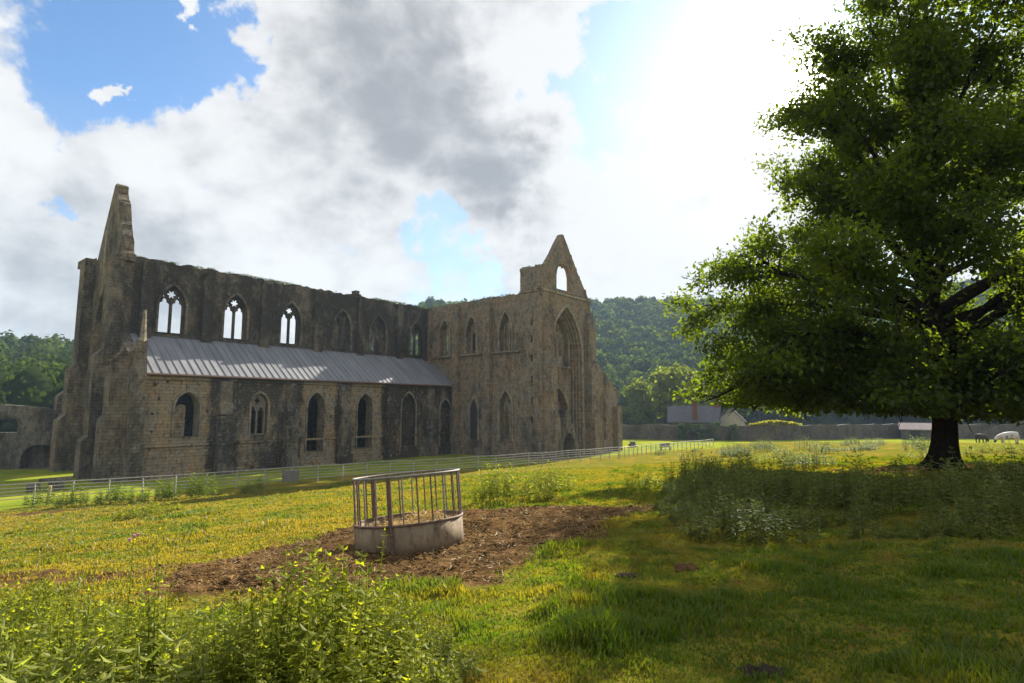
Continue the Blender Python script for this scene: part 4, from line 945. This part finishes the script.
def stems(x, y, h, leaf, pairs, spread=.06, lw=.5, z=None, lean=.12):
    """upright leafy stems (nettle-like): returns arrays of leaves and of stem ribbons"""
    n = len(x); z = tz(x, y) if z is None else z; la = rng.uniform(0, 2 * PI, n); le = rng.uniform(0, lean, n) * h
    tx, ty = np.cos(la) * le, np.sin(la) * le; rot = rng.uniform(0, 2 * PI, n)
    P = []; Dd = []; Sz = []
    for k in range(pairs):
        u = .22 + .78 * (k + .5) / pairs
        for s in range(2):
            a = rot + k * PI / 2 + s * PI + rng.normal(0, .25, n)
            P.append(np.stack([x + tx * u * u, y + ty * u * u, z + h * u], -1)); up = .75 * u ** 3 - .35 + rng.normal(0, .2, n)
            Dd.append(np.stack([np.cos(a), np.sin(a), up], -1)); Sz.append(leaf * (1.15 - .62 * u) * rng.uniform(.75, 1.25, n) * (.6 + h / h.mean() * .4))
    P = np.concatenate(P); Dd = np.concatenate(Dd); Sz = np.concatenate(Sz); nz = np.array([[0, 0, 1.]]) + rng.normal(size=(len(P), 3)) * .25 - Dd * .1
    V, F = scatter(LEAF_V, LEAF_T, P, frame(Dd, nz), np.stack([Sz * lw, Sz, Sz], -1))
    w = .0045 + .004 * h; c, s_ = np.cos(rot), np.sin(rot)
    rows = []
    for u in (0, .5, 1.):
        for sg in (-1, 0, 1): rows.append(np.stack([x + tx * u * u + w * (1 - .7 * u) * (c * sg if sg else -s_ * .9), y + ty * u * u + w * (1 - .7 * u) * (s_ * sg if sg else c * .9), z - .03 + (h + .03) * u], -1))
    Vs = np.stack(rows, 1).reshape(-1, 3)
    fs = np.array([(0, 1, 4), (0, 4, 3), (1, 2, 5), (1, 5, 4), (2, 0, 3), (2, 3, 5), (3, 4, 7), (3, 7, 6), (4, 5, 8), (4, 8, 7), (5, 3, 6), (5, 6, 8)])
    Fs = (fs[None] + (np.arange(n) * 9)[:, None, None]).reshape(-1, 3)
    tone = np.concatenate([np.repeat(np.tile(np.clip(rng.normal(.5, .25, n), 0, 1), pairs * 2), 5), np.full(len(Vs), .35)])
    return np.concatenate([V, Vs]), np.concatenate([F, Fs + len(V)]), tone
def bed(name, label, poly, n, h0, h1, leaf, pairs, material, seed, lw=.5, gap=.36):
    P = np.array(poly); lo, hi = P.min(0) - .4, P.max(0) + .4
    x = rng.uniform(lo[0], hi[0], n); y = rng.uniform(lo[1], hi[1], n); s = poly_sd(x, y, P) + (fbm(x * 1.2, y * 1.2, seed) - .47) * 1.3
    ok = (s < .1) & (fbm(x * 1.3, y * 1.3, seed + 5) > gap); x, y, s = x[ok], y[ok], s[ok]
    h = (h0 + (h1 - h0) * np.clip(fbm(x * 1.1, y * 1.1, seed + 9) * 2.2 - .6, 0, 1)) * rng.uniform(.7, 1.2, len(x)) * np.clip(.25 - s * .9, .3, 1)
    V, F, t = stems(x, y, h, leaf, pairs, lw=lw); print(name, len(x))
    return tag(np_mesh(name, V, F, material, tone=t), label, 'weeds', kind='stuff')
bed('nettle_bed', 'dense bright green nettle bed across the bottom left corner', [(-6.6, 3.2), (-7.2, 6.9), (-5.0, 6.1), (-3.6, 5.6), (-2.4, 5.4), (-1.2, 5.2), (-.55, 4.8), (-.35, 3.9), (-.5, 2.2), (-4, 1.8)], 6800, .36, .84, .074, 12, LEAF_NETTLE, 131)
bed('thistle_bed', 'pale narrow leaved thistles mixed through the bottom left nettles', [(-6.2, 3.4), (-6.8, 6.3), (-4.5, 5.9), (-2.4, 5.4), (-1.2, 5.), (-.6, 4.4), (-.8, 3.0), (-4, 2.2)], 700, .35, .9, .15, 12, leafy('thistle_leaf', (.12, .15, .03), (.3, .3, .08), .5, gloss=.01), 171, .2)
bed('weed_bed', 'tall tangled nettles and docks in the shade before the great tree', [(4.6, 17.5), (2.6, 10.2), (2.9, 8.6), (5, 8.2), (8.5, 8.2), (11.5, 8.6), (13.5, 11), (13, 13.2), (10.3, 13.8), (9.0, 17), (8.2, 21.5), (6.8, 22)], 7500, .22, 1.0, .12, 9, LEAF_SHADE, 151, .38, .41)

def weed_clump(x, y, rad, n, h, label, material=None, leaf=.14, pairs=8, lw=.4):
    a = rng.uniform(0, 2 * PI, n); r = rad * np.sqrt(rng.uniform(0, 1, n)); px, py = x + r * np.cos(a), y + r * np.sin(a) * .8
    hh = h * rng.uniform(.6, 1.1, n) * (1.05 - .5 * (r / rad) ** 2); z0 = gz(x, y)
    V, F, t = stems(px, py, hh, leaf, pairs, lw=lw, lean=.3); V = V - np.array([x, y, z0])
    o = np_mesh('weed_clump', V, F, material or LEAF_NETTLE, tone=t); o.location = (x, y, z0)
    return tag(o, label, 'weed clump', 'clumps of weeds in the pasture')
weed_clump(-.3, 16.9, 1.0, 90, 1.1, 'big bright weed clump right behind the cattle feeder')
weed_clump(1.25, 20.6, .95, 70, 1.0, 'bright weed clump in the field between the feeder and the shaded weeds')
weed_clump(.75, 16.2, .45, 22, .5, 'low weed tuft at the edge of the straw right of the feeder')
weed_clump(-13.8, 22.6, 1.2, 60, .5, 'low spreading weed patch alone on the slope below the railing', None, .16)
weed_clump(-28.6, 36.0, .9, 22, 1.2, 'nettle tuft at the foot of the leaning timber post', LEAF_DARKW, .26, 8, .42)
weed_clump(-25.6, 34.9, 1.3, 42, 1.2, 'tall nettle clump on the railing line, leftmost of the long row', LEAF_DARKW, .26, 8, .42)
weed_clump(-23.6, 35.6, 1.3, 44, 1.3, 'tall nettle clump second from the left in the long row by the railing', LEAF_DARKW, .26, 8, .42)
weed_clump(-21.6, 36.4, 1.3, 46, 1.35, 'tall nettle clump in the middle of the long row by the railing', LEAF_DARKW, .26, 8, .42)
weed_clump(-19.9, 37.4, 1.2, 44, 1.9, 'tallest nettle clump at the right end of the long row by the railing', LEAF_DARKW, .26, 8, .42)
weed_clump(-17.0, 39.0, .9, 18, 1.4, 'thin nettle clump standing apart right of the long row', LEAF_DARKW, .26, 8, .42)
weed_clump(15.2, 30.0, 1.3, 80, 1.0, 'dark leafy bush of weeds at the edge of the tree shade left of the trunk', LEAF_SHADE)
weed_clump(4.2, 19.0, .6, 24, .7, 'small upright weeds at the far tip of the straw patch')
weed_clump(21.4, 58., 1.3, 60, 1.3, 'grey green thistle clump in the meadow before the field wall', LEAF_SHADE)
weed_clump(25.4, 59., 1.0, 40, 2.0, 'tall grey thistle clump in the meadow right of the pale railing end', LEAF_SHADE)
weed_clump(32, 64., 1.5, 60, 1.7, 'broad grey green thistle clump further right in the meadow', LEAF_SHADE)
weed_clump(6.2, 20.5, .9, 70, 1.2, 'tall weed clump at the left tip of the shaded weed bed', LEAF_SHADE)
weed_clump(24, 33, 1.6, 90, .9, 'sunlit weeds growing just behind the great trunk')
weed_clump(16.5, 36, 1.8, 90, .9, 'sunlit low bush of weeds in the meadow left of the great trunk')
weed_clump(33, 40, 1.8, 90, .8, 'sunlit weeds in the meadow right of the great trunk')
for i in range(26):
    az = rng.uniform(math.radians(14), math.radians(44)); r_ = rng.uniform(45, 88); x, y = r_ * math.sin(az), r_ * math.cos(az)
    if i == 0: o0 = weed_clump(x, y, 1.1, 45, .95, 'grey green thistle tuft scattered in the sunny meadow beyond the tree', LEAF_SHADE, .2, 6); o = o0
    else:
        o = o0.copy(); COL.objects.link(o); o.location = (x, y, gz(x, y)); o.rotation_euler[2] = rng.uniform(0, 6.28); s = rng.uniform(.6, 1.3); o.scale = (s, s, s * rng.uniform(.8, 1.2))
    o['group'] = 'thistle tufts scattered over the far meadow'
def tall_weed(x, y, h, label, head=None, leaf=.085, pairs=14):
    z = gz(x, y); V, F, t = stems(np.array([x]), np.array([y]), np.array([h]), leaf, pairs, lw=.38, lean=.08)
    root = np_mesh('tall_weed', V - np.array([x, y, z]), F, LEAF_NETTLE, tone=t); root.location = (x, y, z); tag(root, label, 'weed', 'tall stems above the nettle bed')
    if head:
        b = MB(); tp = V[:, 2].max() - z
        for k in range(3):
            a = k * 2.1; p = Vector((.04 * math.cos(a), .04 * math.sin(a), tp - .02 * k)); b.tube([p, p + Vector((.005, 0, .018)), p + Vector((.006, 0, .034))], [.006, .011, .014], 8)
        b.build('flower_head', plain('pink_thistle', (.45, .16, .3), .8), root)
tall_weed(-2.0, 5.9, 1.0, 'tall pale nettle stem with a feathery top standing before the straw left of the feeder')
tall_weed(-1.25, 5.6, .95, 'slender pale nettle stem below the round feeder')
tall_weed(-3.75, 5.9, .92, 'thistle with small pink flower heads rising from the nettles at the left', True)
tall_weed(-3.4, 5.75, 1.02, 'tallest leafy stem beside the pink thistle above the nettle bed')
for lab, x, y, sx, h, mt_ in (('tan bare molehill in the shaded grass below the weed bed', 2.15, 7.35, .13, .045, SOIL), ('dark earth heap at the bottom edge of the field', 1.72, 4.12, .12, .04, DUNG),
    ('dark dung pat in the half shaded grass near the bottom', 1.05, 4.9, .1, .035, DUNG), ('dark flat dung pat in the shade right of the straw', 1.35, 7.1, .11, .03, DUNG)):
    z = gz(x, y); N2 = 18; vs = [(0, 0, h)]; fs = []
    for j, (rr, hh) in enumerate(((.45, .8), (.8, .4), (1.1, -.25))):
        for k in range(N2): a = 2 * PI * k / N2; w_ = rr * sx * (1 + .38 * random.uniform(-1, 1)); vs.append((w_ * math.cos(a) * 1.3, w_ * math.sin(a), hh * h + random.uniform(-.45, .45) * h))
    for k in range(N2):
        fs.append((0, 1 + k, 1 + (k + 1) % N2))
        for j in range(2): fs.append((1 + j * N2 + k, 1 + (j + 1) * N2 + k, 1 + (j + 1) * N2 + (k + 1) % N2, 1 + j * N2 + (k + 1) % N2))
    b = MB(); b.add(vs, fs); o = b.build('molehill' if mt_ is SOIL else 'dung_pat', mt_, None, True); o.location = (x, y, z + .01); tag(o, lab, 'molehill' if mt_ is SOIL else 'dung')

# ------------------------------------------------------------------ camera, light, sky, air
F_PX = 577.; TH = math.atan(66.5 / F_PX)
cam = bpy.data.objects.new('camera', bpy.data.cameras.new('camera')); COL.objects.link(cam)
cam.data.sensor_width = 36; cam.data.lens = F_PX / 1024 * 36; cam.data.clip_end = 6000; cam.data.clip_start = .05
cam.location = (0, 0, ZS); cam.rotation_euler = (PI / 2 + TH, 0, 0); scene.camera = cam
def ray(x, y):
    u, v = x - 512, 341.5 - y; c, s = math.cos(TH), math.sin(TH)
    d = Vector((u, F_PX * c - v * s, F_PX * s + v * c)); return d.normalized()
SUN = ray(817, 82)
el = math.asin(SUN.z); azm = math.atan2(SUN.x, SUN.y)
sl = bpy.data.lights.new('sun', 'SUN'); sl.energy = 5.0; sl.angle = math.radians(.5); sl.color = (1., .93, .8)
so = bpy.data.objects.new('sun', sl); COL.objects.link(so); so.rotation_euler = SUN.to_track_quat('Z', 'Y').to_euler(); so.location = (60, 100, 80)

world = bpy.data.worlds.new('World'); scene.world = world; world.use_nodes = True
nt = world.node_tree; nt.nodes.clear(); out = nt.nodes.new('ShaderNodeOutputWorld'); bg = nt.nodes.new('ShaderNodeBackground'); L(nt, bg.outputs[0], out.inputs[0]); bg.inputs[1].default_value = .06
sky = nt.nodes.new('ShaderNodeTexSky'); sky.sky_type = 'NISHITA'; sky.sun_disc = False; sky.sun_elevation = el; sky.sun_rotation = azm; sky.air_density = 1.; sky.dust_density = .6; sky.ozone_density = 1.2
tc = nt.nodes.new('ShaderNodeTexCoord'); nrm = nt.nodes.new('ShaderNodeVectorMath'); nrm.operation = 'NORMALIZE'; L(nt, tc.outputs['Generated'], nrm.inputs[0]); D = nrm.outputs[0]
wn = nt.nodes.new('ShaderNodeTexNoise'); wn.inputs['Scale'].default_value = 4.5; wn.inputs['Detail'].default_value = 8; wn.inputs['Roughness'].default_value = .62; L(nt, D, wn.inputs['Vector'])
w1 = nt.nodes.new('ShaderNodeVectorMath'); w1.operation = 'SUBTRACT'; L(nt, wn.outputs['Color'], w1.inputs[0]); w1.inputs[1].default_value = (.5, .5, .5)
w2 = nt.nodes.new('ShaderNodeVectorMath'); w2.operation = 'MULTIPLY_ADD'; L(nt, w1.outputs[0], w2.inputs[0]); w2.inputs[1].default_value = (.55, .55, .55); L(nt, D, w2.inputs[2])
DW = w2.outputs[0]
def blob(x, y, rpx, warp=True):
    c = ray(x, y); n = nt.nodes.new('ShaderNodeVectorMath'); n.operation = 'DISTANCE'; L(nt, DW if warp else D, n.inputs[0]); n.inputs[1].default_value = c
    rad = rpx / F_PX * (c.y * math.cos(TH) + c.z * math.sin(TH))
    mr = nt.nodes.new('ShaderNodeMapRange'); mr.interpolation_type = 'SMOOTHSTEP'; L(nt, n.outputs['Value'], mr.inputs[0])
    mr.inputs[1].default_value = 0; mr.inputs[2].default_value = rad; mr.inputs[3].default_value = 1; mr.inputs[4].default_value = 0; return mr.outputs[0]
def total(lst):
    s = None
    for x, y, r_, a in lst:
        t = mth(nt, 'MULTIPLY', blob(x, y, r_), a); s = t if s is None else mth(nt, 'ADD', s, t)
    return s
def cloud_field(P):
    """cumulus density noise: broad drift, puffs and fine fray"""
    a = noise(nt, P, 3.0, 8, .6, .3)
    b1 = mth(nt, 'ABSOLUTE', mth(nt, 'SUBTRACT', noise(nt, mapping(nt, P, (1, 1, 1), (3.7, 1.1, 6.2)), 5.5, 2, .4, .25), .5))
    b2 = mth(nt, 'ABSOLUTE', mth(nt, 'SUBTRACT', noise(nt, mapping(nt, P, (1, 1, 1), (.7, 8.1, 2.9)), 13., 3, .5, .2), .5))
    puff = mth(nt, 'SUBTRACT', mth(nt, 'ADD', mth(nt, 'MULTIPLY', b1, 2.2), mth(nt, 'MULTIPLY', b2, 1.2)), .35)
    return mth(nt, 'ADD', mth(nt, 'MULTIPLY', mth(nt, 'SUBTRACT', a, .5), 2.2), mth(nt, 'MULTIPLY', puff, .75))
flat = mapping(nt, D, (1, 1, 1.5))
off = nt.nodes.new('ShaderNodeVectorMath'); off.operation = 'ADD'; L(nt, flat, off.inputs[0]); off.inputs[1].default_value = (SUN.x * .055, SUN.y * .055, SUN.z * .055 + .035)
base = cloud_field(flat); base_s = cloud_field(off.outputs[0])
place = total([(112, 8, 182, -1.5), (205, 60, 110, -.9), (10, 120, 110, .5), (52, 246, 52, -1.2), (424, 248, 46, -.9), (474, 274, 34, -.8), (655, 75, 140, -1.25), (575, 262, 36, -.8), (570, 75, 60, -.5), (700, 20, 150, -.6),
               (400, 60, 230, .75), (500, 170, 130, .6), (80, 220, 220, .5), (260, 210, 170, .45), (640, 230, 170, .6), (560, 20, 90, .35), (700, 180, 150, .4), (-200, 200, 400, .3), (1150, 150, 400, .35), (112, 42, 50, 2.1), (178, 12, 44, 1.5), (660, 20, 50, .45)])
dens = mth(nt, 'ADD', mth(nt, 'ADD', base, place), .42)
cover_s = nt.nodes.new('ShaderNodeMapRange'); cover_s.interpolation_type = 'SMOOTHSTEP'; L(nt, dens, cover_s.inputs[0]); cover_s.inputs[1].default_value = -.12; cover_s.inputs[2].default_value = .42
shade = total([(430, 95, 215, .8), (510, 175, 110, .5), (370, 20, 150, .25), (40, 300, 170, .55), (180, 285, 130, .4), (300, 180, 110, .3), (250, 130, 90, .05), (560, 60, 120, -.5), (600, 230, 150, -.4)])
rim = mth(nt, 'MULTIPLY', mth(nt, 'SUBTRACT', base_s, base), 1.05)
sh = mth(nt, 'ADD', mth(nt, 'ADD', shade, .12), mth(nt, 'ADD', rim, mth(nt, 'MULTIPLY', base, .25)))
ssm = nt.nodes.new('ShaderNodeMapRange'); ssm.interpolation_type = 'SMOOTHSTEP'; L(nt, sh, ssm.inputs[0]); ssm.inputs[1].default_value = -.15; ssm.inputs[2].default_value = 1.25
cloud = mixc(nt, ssm.outputs[0], (4.95, 5., 5.05), (2.15, 2.25, 2.45))
skyc = mixc(nt, 1., sky.outputs[0], (.68, .92, 1.13), 'MULTIPLY')
sd = nt.nodes.new('ShaderNodeSeparateXYZ'); L(nt, D, sd.inputs[0])
veil = mth(nt, 'MAXIMUM', mth(nt, 'MULTIPLY', blob(600, 300, 480, False), .5), mth(nt, 'MULTIPLY', mth(nt, 'SUBTRACT', 1., mth(nt, 'MULTIPLY', sd.outputs[2], 2.4), clamp=True), .8))
cov = mth(nt, 'ADD', cover_s.outputs[0], mth(nt, 'MULTIPLY', mth(nt, 'SUBTRACT', 1., cover_s.outputs[0]), veil))
colr = mixc(nt, cov, skyc, cloud)
glow = mth(nt, 'ADD', mth(nt, 'MULTIPLY', mth(nt, 'POWER', blob(806, 82, 400, False), 2.8), 1.9), mth(nt, 'MULTIPLY', mth(nt, 'POWER', blob(806, 82, 80, False), 2.), 60.))
gc = nt.nodes.new('ShaderNodeMix'); gc.data_type = 'RGBA'; gc.blend_type = 'ADD'; gc.inputs[0].default_value = 1.
L(nt, colr, gc.inputs[6]); gl = nt.nodes.new('ShaderNodeVectorMath'); gl.operation = 'SCALE'; gl.inputs[0].default_value = (1., .97, .9); L(nt, glow, gl.inputs[3]); L(nt, gl.outputs[0], gc.inputs[7])
L(nt, gc.outputs[2], bg.inputs[0])

HAZE = True
if HAZE:
    b = MB(); b.box(-640, 640, -60, 660, -1., 135.); hz_ = b.build('haze', None); m, nt, out = mat('valley_haze')
    pv = nt.nodes.new('ShaderNodeVolumePrincipled'); pv.inputs['Color'].default_value = (.55, .76, 1., 1); pv.inputs['Density'].default_value = .0003; pv.inputs['Anisotropy'].default_value = .0
    L(nt, pv.outputs[0], out.inputs['Volume']); hz_.data.materials.append(m); tag(hz_, 'thin blue morning haze filling the valley', 'haze', kind='stuff')

vs_ = scene.view_settings; scene.display_settings.display_device = 'sRGB'; vs_.view_transform = 'Standard'; vs_.look = 'None'; vs_.gamma = 1; vs_.exposure = 1.65; vs_.use_curve_mapping = False
cy = scene.cycles; cy.max_bounces = 8; cy.diffuse_bounces = 4; cy.transmission_bounces = 6; cy.volume_bounces = 0; cy.transparent_max_bounces = 8; cy.use_denoising = True; cy.sample_clamp_indirect = 6.
try: cy.denoiser = 'OPENIMAGEDENOISE'
except Exception: pass
